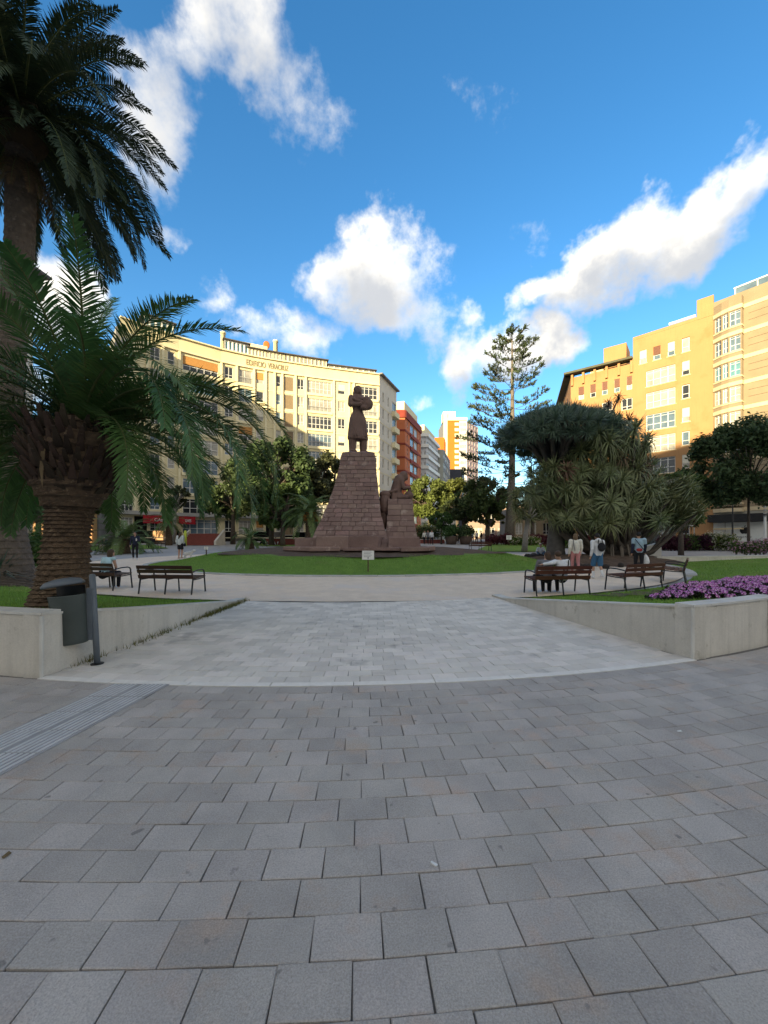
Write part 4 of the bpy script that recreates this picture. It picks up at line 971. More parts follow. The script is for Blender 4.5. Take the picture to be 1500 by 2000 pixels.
# ================================================================== benches
m_wood = mat('bench_wood', (.060,.026,.018), (.038,.017,.012), 5, .45, .2, 60, rnd=.2, spec=.5); m_wood2 = mat('bench_wood_red', (.105,.036,.024), (.066,.024,.017), 5, .42, .2, 60, rnd=.2, spec=.5)
m_iron = mat('black_iron', (.016,.016,.018), (.01,.01,.011), 8, .45, spec=.5)
def bench(label, loc, rz, mw=None, group=None, L=1.62):
    mw = mw or m_wood; o = thing('bench', label, 'bench', loc, rz, group)
    # seat faces local +y, back towards -y
    for i, y in enumerate((-.16, -.05, .06, .17, .28)):
        b = MB(); b.box(-L/2, L/2, y-.045, y+.045, .425+.008*i, .455+.008*i); b.build('seat_slat', mw, o)
    for (z0, z1, y) in ((.70, .80, -.335), (.585, .685, -.305), (.43, .53, -.262)):
        b = MB(); b.hexa([(-L/2, y-.018, z0), (L/2, y-.018, z0), (L/2, y+.016, z0), (-L/2, y+.016, z0), (-L/2, y-.044, z1), (L/2, y-.044, z1), (L/2, y-.010, z1), (-L/2, y-.010, z1)]); b.build('back_slat', mw, o)
    for x in (-L/2+.03, 0, L/2-.03):
        b = MB(); b.tube([(x, -.31, 0), (x, -.245, .38), (x, -.24, .45), (x, -.345, .79)], [.021, .023, .023, .018], 8); b.build('rear_leg', m_iron, o)
        b = MB()
        if x:
            pts = [(x, .37, 0), (x, .315, .44), (x, .305, .58), (x, .275, .635), (x, .2, .66), (x, 0, .655), (x, -.2, .625), (x, -.29, .60)]
            b.tube(pts, [.021]*3+[.019]*5, 8); b.build('armrest_leg', m_iron, o)
        b = MB(); b.tube([(x, -.25, .40), (x, .03, .405), (x, .33 if x else .29, .43)], .018, 8); b.build('seat_bearer', m_iron, o)
        if not x: b = MB(); b.tube([(x, .33, 0), (x, .29, .43)], .02, 8); b.build('front_leg', m_iron, o)
    return o
def bp(u, v): p = G(u, v); return p
p = bp(336, 1158); bench('empty dark bench beside the bench with the seated person in a blue vest', p, R(-6))
p = bp(196, 1150); bench('dark bench behind the litter bin with a person in a pale blue vest', p, R(-12)); PBL = p.copy()
p = bp(1088, 1160); bench('reddish bench with an embracing couple seated on it', p, R(8), m_wood2); PBR = p.copy()
p = bp(1240, 1152); bench('empty reddish bench between the couple and the bench near the flowers', p, R(22), m_wood2)
p = bp(1318, 1136); bench('bench turned sideways at the kerb beside the right lawn', p, R(52), m_wood2)
p = bp(198, 1077); bench('bench with the white haired man in front of the palms', p, R(176)); PBO = p.copy()
p = bp(305, 1071); bench('bench where a person in black sits with crossed legs', p, R(172)); PBK = p.copy()
p = bp(938, 1076); bench('lone bench on the far side of the mound by the white edging', p, R(5), m_wood2, L=1.8)
# ================================================================== litter bin
m_bin = mat('bin_green_grey', (.075,.088,.082), (.055,.066,.062), 3, .5, .1, 40, c3=(.09,.10,.095), s3=5, f3=.6); m_binl = mat('bin_lid_blue_grey', (.125,.145,.165), (.095,.11,.128), 4, .5, .1, 40)
p = G(190, 1297); bn = thing('litter_bin', 'grey green oval litter bin tilting on its leaning post', 'bin', p)
top = Vector((-.08, .02, 1.165)); pl = lambda t: Vector((0, 0, 0)).lerp(top, t)
b = MB(); b.lathe([(.075, 0), (.075, .012), (.05, .02)], 16); b.build('base_plate', m_iron, bn)
b = MB(); b.tube([pl(0), pl(.5), pl(1)], .036, 14); b.ell(pl(1), (.036, .036, .02), 14, 6); b.build('post', m_binl, bn, True)
Mb = Matrix.Translation((-.285, -.06, .29))@Matrix.Rotation(R(-5), 4, 'Y')
b = MB(); prof_b = [(.172, 0), (.182, .01), (.208, .62), (.212, .63), (.20, .63), (.172, .05)]
b.lathe(prof_b, 36, (0, 0), (1.05, .86), cap=False); n0 = len(b.v)
b.face(*[j for j in range(35, -1, -1)]); b.face(*[n0-36+j for j in range(36)]); b.v = [tuple(Mb@Vector(v)) for v in b.v]; b.build('bucket', m_bin, bn, True)
b = MB(); b.lathe([(.195, .60), (.195, .74)], 36, (0, 0), (1.05, .86), cap=False); b.f = [f for i, f in enumerate(b.f) if 2 <= i % 36 <= 15 or i % 36 < 0]; b.m = [0]*len(b.f); b.v = [tuple(Mb@Vector(v)) for v in b.v]; b.build('back_shield', m_iron, bn, True)
b = MB(); b.lathe([(.225, .755), (.232, .76), (.232, .785), (.19, .825), (.09, .85), (.01, .855)], 36, (0, 0), (1.05, .90)); b.v = [tuple(Mb@Matrix.Translation((.02,0,0))@Matrix.Rotation(R(-5), 4, 'Y')@Vector(v)) for v in b.v]; b.build('lid', m_binl, bn, True)
b = MB(); q0, q1 = pl(.28), pl(.86); b.box(-.075, -.0, -.028, .028, q0.z, q1.z, Matrix.Translation((-.045, -.005, 0))); b.build('bracket', m_binl, bn)
# ================================================================== signs and small street things
m_wh = mat('painted_white', (.72,.72,.70), (.62,.62,.6), 5, .6); m_stick = mat('wooden_stake', (.12,.085,.05), (.07,.05,.03), 9, .9)
def lawn_sign(label, u, v, w, h, hh, zf, rz=0):
    y = 9.0; x = z = 0
    while y < 70:
        x = (u-750)/F*y; z = zf(x, y)
        if HZ+(CH-z)*F/y <= v: break
        y += .05
    o = thing('lawn_sign', label, 'sign', (x, y, z), rz); b = MB(); b.box(-.025, .025, -.015, .015, -.05, hh+.02); b.build('stake', m_stick, o)
    b = MB(); b.box(-w/2, w/2, -.03, -.018, hh, hh+h); b.build('board', m_wh, o)
    b = MB()
    for i in range(4): b.box(-w*.36, w*(.3-.1*(i % 2)), -.033, -.030, hh+h*(.82-.17*i), hh+h*(.87-.17*i))
    b.box(-w*.05, w*.05, -.033, -.030, hh+h*.1, hh+h*.28); b.build('notice_print', mat('print_grey', (.28,.28,.3)), o); return o
lawn_sign('white notice on a stake on the lawn in front of the monument', 719, 1118, .48, .36, .50, z_mound)
lawn_sign('small white marker beside the trunk of the tall pine', 994, 1066, .6, .5, .7, lambda x, y: zt(y))
lawn_sign('small weathered marker stake at the left end of the mound', 403, 1086, .2, .16, .32, z_mound)
p = G(849, 1058); o = thing('street_sign', 'blue and white traffic sign on a tall grey pole', 'sign', p); b = MB(); b.tube([(0, 0, 0), (0, 0, 3.6)], .06, 8); b.build('pole', m_rail, o)
b = MB(); b.box(-.42, .42, -.12, -.08, 2.75, 3.6); b.build('panel', mat('sign_blue', (.05,.14,.42), (.04,.11,.36), 3, .5), o); b = MB(); b.prism([(-.28, 2.85), (.28, 2.85), (0, 3.4)], -.125, -.12); b.v = [(x, z, y) for x, y, z in b.v]; b.build('white_triangle', m_wh, o)
for (u, lab) in ((881, 'round dark planter pot nearer the traffic sign'), (909, 'round dark planter pot nearer the far bench')):
    p = G(u, 1063); o = thing('planter_pot', lab, 'planter', p); b = MB(); b.lathe([(.62, 0), (.74, .55), (.80, .9), (.80, 1.0), (.70, 1.0), (.68, .86)], 20); b.build('pot', mat('pot_brown', (.10,.07,.055), (.07,.05,.04), 4, .8), o, True)
p = G(1431, 1070); o = thing('lamp_post', 'slim black post in front of the white shop hoarding', 'post', p); b = MB(); b.tube([(0, 0, 0), (0, 0, .8), (0, 0, 5.2)], [.10, .07, .05], 10); b.lathe([(.14, 0), (.14, .1), (.10, .25)], 12); b.build('shaft', m_iron, o)
p = G(1494, 1072); o = thing('striped_pole', 'white pole with dark flecked upper part at the shop corner', 'post', p); b = MB(); b.tube([(0, 0, 0), (0, 0, 3.0)], .10, 10); b.build('shaft', m_wh, o); b = MB()
for i in range(8): b.tube([(0, 0, 3.0+.3*i), (0, 0, 3.15+.3*i)], .115-.004*(i % 2), 10)
b.build('dark_rings', mat('mottled_grey', (.2,.2,.2), (.5,.5,.48), 9, .7), o)
p = G(362, 1066); o = thing('bollard', 'bright yellow green bollard sleeve behind the woman in shorts', 'bollard', p); b = MB(); b.lathe([(.16, 0), (.15, 1.55), (.13, 1.68), (.06, 1.73)], 14); b.build('sleeve', mat('fluorescent_yellow', (.55,.62,.09), (.48,.55,.07), 3, .6), o, True)
# ramp wall at right, low walls, steps, awnings
def low_wall(name, label, pts, th, zt0, zt1, m, cat='wall'):
    """pts plan polyline; wall top goes from zt0 to zt1 above ground"""
    o = thing(name, label, cat, (pts[0][0], pts[0][1], zt(pts[0][1]))); org = o.location; b = MB(); cp = MB(); n = len(pts)-1
    for i in range(n):
        A, B = Vector(pts[i]), Vector(pts[i+1]); d = (B-A).normalized(); nn = Vector((d.y, -d.x))*th/2
        za = zt(A.y)+zt0+(zt1-zt0)*i/n; zb = zt(B.y)+zt0+(zt1-zt0)*(i+1)/n; q = [A+nn, B+nn, B-nn, A-nn]
        b.hexa([Vector((*v, zt(v.y)-.1))-org for v in q]+[Vector((*v, z))-org for v, z in zip(q, (za, zb, zb, za))])
        q = [A+nn*1.15, B+nn*1.15, B-nn*1.15, A-nn*1.15]; cp.hexa([Vector((*v, z+.001))-org for v, z in zip(q, (za, zb, zb, za))]+[Vector((*v, z+.06))-org for v, z in zip(q, (za, zb, zb, za))])
    b.build('wall_body', m, o); cp.build('wall_coping', m_cap, o); return o
g = lambda u, v: tuple(G(u, v).xy)
low_wall('ramp_wall', 'sloping pale concrete ramp wall beside the person with the white bag', [g(1185, 1092), g(1288, 1091)], .3, .12, .95, m_conc)
m_redb = mat('red_brick_paint', (.22,.065,.05), (.17,.05,.04), 3, .85)
low_wall('low_wall', 'low red brown garden wall behind the picnicking people', [g(520, 1064), g(600, 1064)], .4, .75, .75, m_redb)
low_wall('low_wall', 'long low terrace wall of pale stone below the shop', [g(1295, 1071), g(1500, 1070)], .4, .55, .55, m_conc)
low_wall('low_wall', 'terracotta kerb wall behind the three standing people', [g(815, 1061), g(868, 1061)], .4, .5, .5, m_redb)
stp = thing('steps', 'red brown steps leading up to the cream block entrance', 'steps', G(372, 1065)); so_g = stp.location
for i in range(7): b = MB(); b.box(-1.2, 2.6, .35*i, .35*i+.36, 0, .2*(i+1)); b.build('step', m_redb, stp)
for x in (-1.5, 2.75): b = MB(); b.hexa([(x, 0, 0), (x+.25, 0, 0), (x+.25, 2.6, 0), (x, 2.6, 0), (x, 0, .5), (x+.25, 0, .5), (x+.25, 2.6, 1.9), (x, 2.6, 1.9)]); b.build('cheek_wall', m_conc, stp)
m_aw = mat('awning_white', (.75,.74,.70), (.66,.65,.6), 1, .7, trans=.2)
for (u, lab) in ((1215, 'white cafe canopy behind the spiky trees, nearer the statue'), (1295, 'white cafe canopy behind the spiky trees, nearer the shop')):
    p = Vector(((u-750)/F*40, 40, zt(40))); o = thing('cafe_canopy', lab, 'canopy', p, 0, None)
    b = MB(); b.v = [(-2.1, -1.6, 2.35), (2.1, -1.6, 2.35), (2.1, 1.6, 2.35), (-2.1, 1.6, 2.35), (0, 0, 3.35), (-2.1, -1.6, 2.1), (2.1, -1.6, 2.1), (2.1, 1.6, 2.1), (-2.1, 1.6, 2.1)]
    for q in ((0, 1, 4), (1, 2, 4), (2, 3, 4), (3, 0, 4), (5, 6, 1, 0), (6, 7, 2, 1), (7, 8, 3, 2), (8, 5, 0, 3)): b.face(*q)
    b.build('fabric', m_aw, o)
    for x, y in ((-2, -1.5), (2, -1.5), (2, 1.5), (-2, 1.5)): b = MB(); b.tube([(x, y, 0), (x, y, 2.3)], .045, 8); b.build('pole', m_rail, o)
p = Vector(((1278-750)/F*36, 36, zt(36))); o = thing('utility_box', 'dark grey utility cabinet at the end of the ramp wall', 'cabinet', p); b = MB(); b.box(-.32, .32, -.25, .25, 0, 1.3); b.box(-.36, .36, -.29, .29, 1.3, 1.38); b.build('cabinet_body', mat('cabinet_grey', (.10,.11,.11), (.08,.085,.085), 3, .6), o); b = MB(); b.box(-.27, .27, -.275, -.26, .12, 1.22); b.build('cabinet_door', mat('cabinet_door_grey', (.13,.14,.14)), o)
lr = thing('shop_row', 'low shadowed shop row under the trees beyond the pine', 'building', (31, 92, 1.5))
fac(lr, (20, 93), (45, 92), 1.2, 9.5, [(1+3*i, 3.4+3*i, z, z+2, 'gal3') for i in range(8) for z in (2.2, 5.8)], mat('shop_row_render', (.34,.25,.2), (.28,.2,.16), .6, .9, pos=True)); core(lr, [(20, 93), (45, 92)], [(45, 100), (20, 100)], 1.2, 9.4, m_roof)
low_wall('path_edging', 'pale stone edging running along the back of the right lawn', [(14.6, 20.9), (20, 20.9), (27, 20.9)], .18, .30, .42, m_conc, 'edging')
# far pale sunlit house glimpsed under the trees
fh = thing('house', 'pale house front glimpsed under the trees beyond the lawn', 'building', (30, 66, 1.3))
fac(fh, (22, 68), (34, 68), 1.2, 7, [(1+2.4*i, 2.2+2.4*i, 2.4, 4.4, 'two') for i in range(4)], m_tan); core(fh, [(22, 68), (34, 68)], [(34, 74), (22, 74)], 1.2, 6.9, m_roof)
lh = thing('house', 'amber lit cafe front glimpsed between the two palm trunks', 'building', (-40, 47, 1.0))
fac(lh, (-47, 48), (-36.5, 49.5), .9, 9, [(1+2.2*i, 2.4+2.2*i, 5.2, 7.2, 'two') for i in range(4)], mat('ochre_render', (.5,.34,.16), (.42,.28,.13), 1, .85)); core(lh, [(-47, 48), (-36.5, 49.5)], [(-37, 56), (-48, 55)], .9, 8.9, m_roof); pbox(lh, (-47, 48), (-36.5, 49.5), 1, 10, .02, .08, 1.2, 3.6, 'shop_display', m_warm)
# ================================================================== plants
m_frond = mat('palm_frond_green', (.085,.165,.042), (.05,.112,.032), 1.5, .55, rnd=.25, trans=.2, spec=.4)
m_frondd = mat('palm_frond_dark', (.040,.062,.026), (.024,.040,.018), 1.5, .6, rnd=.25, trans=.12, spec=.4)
m_rach = mat('frond_stalk', (.11,.13,.04), (.08,.095,.03), 4, .6); m_dead = mat('dead_frond', (.17,.115,.06), (.11,.075,.04), 4, .8, rnd=.2, trans=.1)
m_ptrunk = mat('palm_trunk_bark', (.135,.09,.056), (.055,.036,.024), 7, .95, .8, 22, c3=(.25,.18,.115), s3=9, f3=.58)
m_ptrunk2 = mat('palm_trunk_grey', (.13,.10,.078), (.075,.058,.046), 6, .95, .8, 18, c3=(.19,.155,.125), s3=7, f3=.58)
def frond_mesh(L, e0, droop, leaf, n=64, w=.022, vee=.35, m=None, tw=0.0, seed=0, grav=.35):
    """palm frond along +x from the origin; e0 start elevation, droop total bend (radians)"""
    rg = np.random.default_rng(seed); K = 26; P = [np.zeros(3)]; ang = e0
    for i in range(K):
        t = (i+.5)/K; a = e0-droop*t**1.25; P.append(P[-1]+np.array([math.cos(a), 0, math.sin(a)])*L/K)
    P = np.array(P); V = []; Fq = []; mi = []
    def pos(t):
        x = t*K; i = min(K-1, int(x)); f = x-i; return P[i]*(1-f)+P[i+1]*f, (P[i+1]-P[i])/np.linalg.norm(P[i+1]-P[i])
    # stalk: flat strip with a ridge
    for i in range(K+1):
        t = i/K; r = .028*(1-t)**.8*L/4+.004; tg = pos(min(t, .999))[1]; up = np.array([-tg[2], 0, tg[0]])
        V += [P[i]+np.array([0, -r, 0]), P[i]+up*r*.7, P[i]+np.array([0, r, 0]), P[i]-up*r*.7]
    for i in range(K):
        for j in range(4): a = 4*i; Fq.append((a+j, a+(j+1) % 4, a+4+(j+1) % 4, a+4+j)); mi.append(1)
    for s in (-1, 1):
        for i in range(n):
            t = .10+.90*(i+rg.uniform(-.3, .3))/n; t = min(max(t, .08), .995); p, tg = pos(t); up = np.array([-tg[2], 0, tg[0]]); sd = np.array([0, s, 0])
            ll = leaf*(math.sin(PI*min(1, .16+.80*t))**.7)*rg.uniform(.85, 1.1); ll = max(ll, leaf*.28)
            fw = .45+.55*t+rg.uniform(-.08, .08); v = vee+rg.uniform(-.18, .18)
            d = sd*math.cos(v)+up*math.sin(v); d = d*math.cos(fw*.9)+tg*math.sin(fw*.9); d /= np.linalg.norm(d)
            wd = np.cross(d, up); wd = wd/np.linalg.norm(wd)*w*(.8+.4*rg.random())*leaf/.5
            m1 = p+d*ll*.5; tip = p+d*ll+np.array([0, 0, -grav*ll*rg.uniform(.2, 1)]) ; m1 = m1+np.array([0, 0, -grav*.12*ll])
            k = len(V); V += [p-wd*.5, p+wd*.5, m1+wd*.9, m1-wd*.9, tip+wd*.12, tip-wd*.12]; Fq += [(k, k+1, k+2, k+3), (k+3, k+2, k+4, k+5)]; mi += [0, 0]
    return npmesh('frond', V, Fq, [m or m_frond, m_rach], mi=mi)
def scaly_trunk(path, rads, rows, seg, amp, m, name='trunk', parent=None, per=10, saw=1.0):
    path = [Vector(p) for p in path]; b = MB(); K = len(path)-1
    for i in range(rows+1):
        t = i/rows*K; j = min(K-1, int(t)); f = t-j; c = path[j].lerp(path[j+1], f); r = rads[j]*(1-f)+rads[j+1]*f
        for q in range(seg):
            w = 2*PI*q/seg; st = (i/rows*per) ; cell = (q/seg*14+(int(st) % 2)*.5) % 1; fr = st % 1
            bump = (1-fr)*saw*(1-abs(cell-.5)*1.2)+random.uniform(-.15, .15)
            rr_ = r+amp*bump; b.v.append((c.x+rr_*math.cos(w), c.y+rr_*math.sin(w), c.z))
    for i in range(rows):
        for q in range(seg): a = i*seg; b.face(a+q, a+(q+1) % seg, a+seg+(q+1) % seg, a+seg+q)
    return b.build(name, m, parent)
def crown(root, c, spec, stub=None):
    """spec: list of (mesh, azimuth, roll, scale)"""
    for me, az, roll, s in spec:
        M = Matrix.Translation(c)@Matrix.Rotation(az, 4, 'Z')@Matrix.Rotation(roll, 4, 'X')@Matrix.Scale(s, 4); link('frond', me, root, M)
# ---- big young palm in the left lawn
pb = at(113, 1180, 5.95); pb.z = zw(pb.x, pb.y)-.05
pal = thing('palm_tree', 'stout young date palm with arching green fronds behind the litter bin', 'palm', pb)
hc = at(160, 850, 5.95)-pb
scaly_trunk([(0, 0, 0), (.08, 0, .5), (.15, 0, 1.2), (.20, 0, 1.7)], [.41, .31, .265, .29], 150, 84, .05, m_ptrunk, 'trunk', pal, 26)
scaly_trunk([(.20, 0, 1.62), (.24, 0, 1.95), (hc.x, 0, hc.z-.05), (hc.x, 0, hc.z+.25)], [.31, .50, .54, .22], 60, 72, .05, m_ptrunk, 'crown_shaft', pal, 7)
m_stub = mat('cut_leaf_base', (.06,.04,.027), (.028,.019,.014), 5, .95, .5, 20, rnd=.35)
sb_ = MB(); sb_.v = [(-.055, -.02, 0), (.055, -.02, 0), (.055, .03, 0), (-.055, .03, 0), (-.016, -.13, .23), (.016, -.13, .23), (.016, -.115, .24), (-.016, -.115, .24)]
for q in ((3,2,1,0),(4,5,6,7),(0,1,5,4),(1,2,6,5),(2,3,7,6),(3,0,4,7)): sb_.face(*q)
sm_ = sb_.mesh('leaf_base', m_stub)
for i in range(260):
    z = 1.66+(hc.z-1.60)*((i % 26)/26+random.uniform(-.02, .02)); a = i*2.39996; rr0 = .50*math.sin(min(1, (z-1.55)/.55)*PI/2)+.04
    M = Matrix.Translation((.26+rr0*math.cos(a), rr0*math.sin(a), z))@Matrix.Rotation(a+PI/2, 4, 'Z')@Matrix.Rotation(random.uniform(-.2, .3), 4, 'X')@Matrix.Scale(random.uniform(.8, 1.25), 4); link('leaf_base', sm_, pal, M)
FM = {}
def fm(L, e, d, leaf, var=0, m=None, n=64, **k):
    key = (L, round(e, 2), round(d, 2), leaf, var, m.name if m else '')
    if key not in FM: FM[key] = frond_mesh(L, e, d, leaf, m=m, seed=var+abs(int(e*100)), n=n, **k)
    return FM[key]
spec = []; HB = 3.3
# (azimuth in degrees from +x towards +y, elevation, droop, length): the fronds the photograph shows, then the filling round the back
hero = [(0,52,118,3.3),(-20,30,128,3.1),(12,36,115,3.4),(-35,22,125,2.6),(-8,12,95,2.7),(25,58,105,3.1),(5,68,80,3.2),(-25,66,75,3.0),(-60,60,90,2.6),(175,62,118,3.2),(160,40,120,3.0),(200,45,130,3.0),(185,20,120,2.8),(150,70,80,3.1),(215,60,105,2.8),(100,80,40,3.5),(60,78,52,3.3),(240,80,45,3.3),(300,78,60,2.9),(-48,8,95,2.3),(-12,-4,80,2.4),(190,-2,90,2.4),(225,10,100,2.3),(120,60,95,3.3),(80,55,105,3.3),(45,45,115,3.3),(140,25,110,3.0),(95,30,110,3.1),(60,18,105,2.9),(270,70,85,2.5),(255,40,110,2.2),(-75,30,110,2.2),(110,5,95,2.7),(35,5,95,2.7),(165,5,95,2.6),(-30,50,110,3.2),(15,20,115,3.1),(130,45,110,3.2)]
hero = [h_ for h_ in hero if not (218 < h_[0] % 360 < 322 and h_[1] < 58)]
hero += [(5,46,150,4.2),(-12,38,140,3.9),(20,40,150,4.3),(-26,40,135,3.5),(2,26,128,3.7),(38,40,142,4.0),(14,56,140,4.2),(-34,50,130,3.2),(170,44,140,3.8),(196,36,135,3.6),(205,52,130,3.4)]
hero += [(228,62,95,2.6),(290,72,70,2.6),(180,30,115,3.2),(165,55,120,3.4),(205,18,110,2.8),(150,10,100,2.8)]
hero += [(random.uniform(60, 215), e_, 75+.5*(80-e_), random.uniform(2.6, 3.2)) for e_ in (55, 35, 22, 8, 2)]
for i, (a, e, d, L) in enumerate(hero): spec.append((fm(L, R(e), R(d), .43, i % 3, n=100, w=.016), R(a), random.uniform(-.25, .25), 1.0))
crown(pal, Vector((hc.x, 0, hc.z+.02)), spec)
# hanging dead leaf blade on the crown
b = MB(); b.v = [(-.03, 0, 0), (.03, 0, .0), (.02, -.02, -.3), (-.035, -.02, -.28), (-.01, 0, -.55)]; b.face(0, 1, 2, 3); b.face(3, 2, 4); b.v = [(x+hc.x-.05, y-.62, z+hc.z-.35) for x, y, z in b.v]; b.build('dead_blade', m_dead, pal)
# ---- tall palm at the left edge
tb0 = Vector(((22-750)/F*12.6, 12.6, 0)); tb0.z = zw(tb0.x, tb0.y)-.06
tpm = thing('palm_tree', 'very tall old palm with dark hanging fronds at the left lawn', 'palm', tb0)
ctop = at(42, 235, 12.6)-tb0
def tp_(v, u): p = at(u, v, 12.6)-tb0; return (p.x, 0, p.z)
scaly_trunk([(-.05, 0, 0), (-.1, 0, .5), tp_(1000, 3), tp_(900, 5), tp_(700, 20), tp_(500, 38), tp_(330, 42), tp_(250, 42)], [.98, .66, .50, .44, .38, .36, .38, .35], 300, 72, .035, m_ptrunk2, 'trunk', tpm, 70)
spec = []
for i in range(128):
    t = i/128; a = i*2.39996+random.uniform(-.15, .15)
    e = 82-130*t+random.uniform(-8, 8); L = 4.9 if t < .75 else 4.5; d = 62+30*math.sin(PI*min(1, t*1.25)) if e > -15 else 38
    e = max(e, -58); key_e = round(e/8)*8; key_d = round(d/12)*12
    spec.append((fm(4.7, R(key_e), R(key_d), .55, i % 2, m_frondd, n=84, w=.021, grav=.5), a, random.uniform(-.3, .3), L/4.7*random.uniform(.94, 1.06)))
crown(tpm, Vector((ctop.x, 0, ctop.z)), spec)
b = MB(); b.ell((ctop.x, 0, ctop.z-.1), (.75, .75, 1.1), 20, 12); b.build('crown_heart', mat('crown_heart_brown', (.07,.045,.025), (.04,.028,.018), 6, .95, .8, 14), tpm, True)
for k in range(14): # bleached old stubs below the crown
    a = k*2.4; M = Matrix.Translation((ctop.x, 0, ctop.z-1.0))@Matrix.Rotation(a, 4, 'Z'); link('old_frond', fm(1.9, R(-50), R(35), .34, k % 2, m_dead, n=40), tpm, M)
# ---- smaller palms
def small_palm(label, u, v, Y, th, L, nf, rad, group=None, m=None, fruit=False, emin=-35):
    p = Vector(((u-750)/F*Y, Y, zt(Y))); o = thing('palm_tree', label, 'palm', p, 0, group)
    if th > .2: scaly_trunk([(0, 0, -.05), (0, 0, th*.5), (0, 0, th)], [rad*1.25, rad, rad*1.1], 60, 40, .04, m_ptrunk, 'trunk', o, 18)
    sp = []
    for i in range(nf):
        t = i/nf; e = 80-(80-emin)*t; sp.append((fm(3.2, R(round(e/15)*15), R(95 if e > 0 else 60), .46, i % 2, m, n=46, w=.03), i*2.39996+random.uniform(-.2, .2), random.uniform(-.2, .2), L/3.2*random.uniform(.9, 1.08)))
    crown(o, Vector((0, 0, th)), sp)
    if fruit:
        b = MB()
        for k in range(9):
            a = k*.7; c = Vector((math.cos(a)*.55, math.sin(a)*.55, th-.25)); b.tube([(0, 0, th), c+Vector((0, 0, .3)), c], .03, 5)
            for j in range(14): b.ell(c+Vector((random.uniform(-.2, .2), random.uniform(-.2, .2), random.uniform(-.5, .1))), (.07, .07, .07), 6, 4)
        b.build('fruit_stalks', mat('date_orange', (.36,.13,.02), (.28,.12,.02), 5, .6), o)
    return o
m_fm = mat('palm_frond_mid', (.135,.20,.062), (.085,.14,.045), 1.5, .55, rnd=.25, trans=.25, spec=.4)
small_palm('fruiting palm with orange date stalks beside the monument', 606, 1042, 37, 3.4, 3.4, 46, .42, m=m_fm, fruit=True)
small_palm('low bushy palm behind the white haired man on the bench', 243, 1060, 30, 1.1, 3.0, 34, .35, m=m_fm, emin=-20)
small_palm('drooping palm half hidden between the two palm trunks', 95, 1050, 33, 2.7, 3.0, 30, .3, m=m_frond)
small_palm('dark stunted palm behind the left end of the mound', 488, 1060, 37, .9, 2.2, 26, .35, m=m_frond)
small_palm('pale fronded palm in the lawn left of the shaggy shrubs', 330, 1050, 46, 2.6, 2.6, 26, .3, m=m_fm)
# ---- agave-like rosette at the left edge
m_agv = mat('agave_grey_green', (.085,.14,.12), (.055,.10,.085), 2, .5, rnd=.25)
def rosette_mesh(n, L, w, m, e0=.15, e1=1.35, bend=.4, seed=1, name='rosette'):
    rg = np.random.default_rng(seed); V = []; Fq = []
    for i in range(n):
        t = (i+.5)/n; e = e1+(e0-e1)*t+rg.uniform(-.12, .12); a = i*2.39996+rg.uniform(-.2, .2); l = L*rg.uniform(.8, 1.1)
        d = np.array([math.cos(a)*math.cos(e), math.sin(a)*math.cos(e), math.sin(e)]); s = np.array([-math.sin(a), math.cos(a), 0])*w
        p0 = d*.02; p1 = d*l*.5; p2 = d*l+np.array([0, 0, -bend*l*math.cos(e)*rg.uniform(.5, 1.2)]); k = len(V)
        V += [p0-s*.6, p0+s*.6, p1+s, p1-s, p2+s*.1, p2-s*.1]; Fq += [(k, k+1, k+2, k+3), (k+3, k+2, k+4, k+5)]
    return npmesh(name, V, Fq, m)
ag = G(2, 1146); ag.z = zw(ag.x, ag.y); o = thing('agave', 'grey green sword leaved agave at the foot of the tall palm', 'plant', ag)
link('leaf_rosette', rosette_mesh(110, 1.25, .022, m_agv, .0, 1.4, .25, 5), o, Matrix.Translation((-.1, 0, .25))); link('leaf_rosette', rosette_mesh(90, 1.0, .022, m_agv, -.05, 1.2, .3, 6), o, Matrix.Translation((-.9, .3, .2)))
b = MB(); b.lathe([(.2, -.05), (.16, .2), (.08, .35)], 10); b.build('stem', m_ptrunk, o)
# ---- broadleaf trees
def leafcloud(centers, radii, n, size, m, name='crown', seed=0, shell=.55, flat=1.0):
    rg = np.random.default_rng(seed); C = np.array(centers, float); Rr = np.array(radii, float); w = Rr**2.2; idx = rg.choice(len(C), n, p=w/w.sum())
    d = rg.normal(size=(n, 3)); d /= np.linalg.norm(d, axis=1)[:, None]; r = (shell+(1-shell)*rg.random(n))**.8*Rr[idx]*rg.uniform(.75, 1.25, n)
    P = C[idx]+d*r[:, None]*np.array([1, 1, flat]); nn = d*.7+rg.normal(size=(n, 3))*.6+np.array([0, 0, .35]); nn /= np.linalg.norm(nn, axis=1)[:, None]
    t = np.cross(nn, rg.normal(size=(n, 3))); t /= np.linalg.norm(t, axis=1)[:, None]; bb = np.cross(nn, t); s = size*rg.uniform(.6, 1.3, n)[:, None]
    V = np.stack([P-t*s*.5, P+bb*s*.42, P+t*s*.9, P-bb*s*.42], 1).reshape(-1, 3); return npmesh(name, V, np.arange(4*n).reshape(-1, 4), m)
def leafmat(name, c): return mat(name, c, tuple(x*.6 for x in c), .6, .6, pos=True, rnd=.4, trans=.4, spec=.35)
m_bark = mat('tree_bark', (.12,.095,.075), (.07,.055,.045), 6, .95, .6, 20)
m_barkp = mat('pale_bark', (.30,.28,.25), (.2,.185,.165), 5, .9, .5, 20)
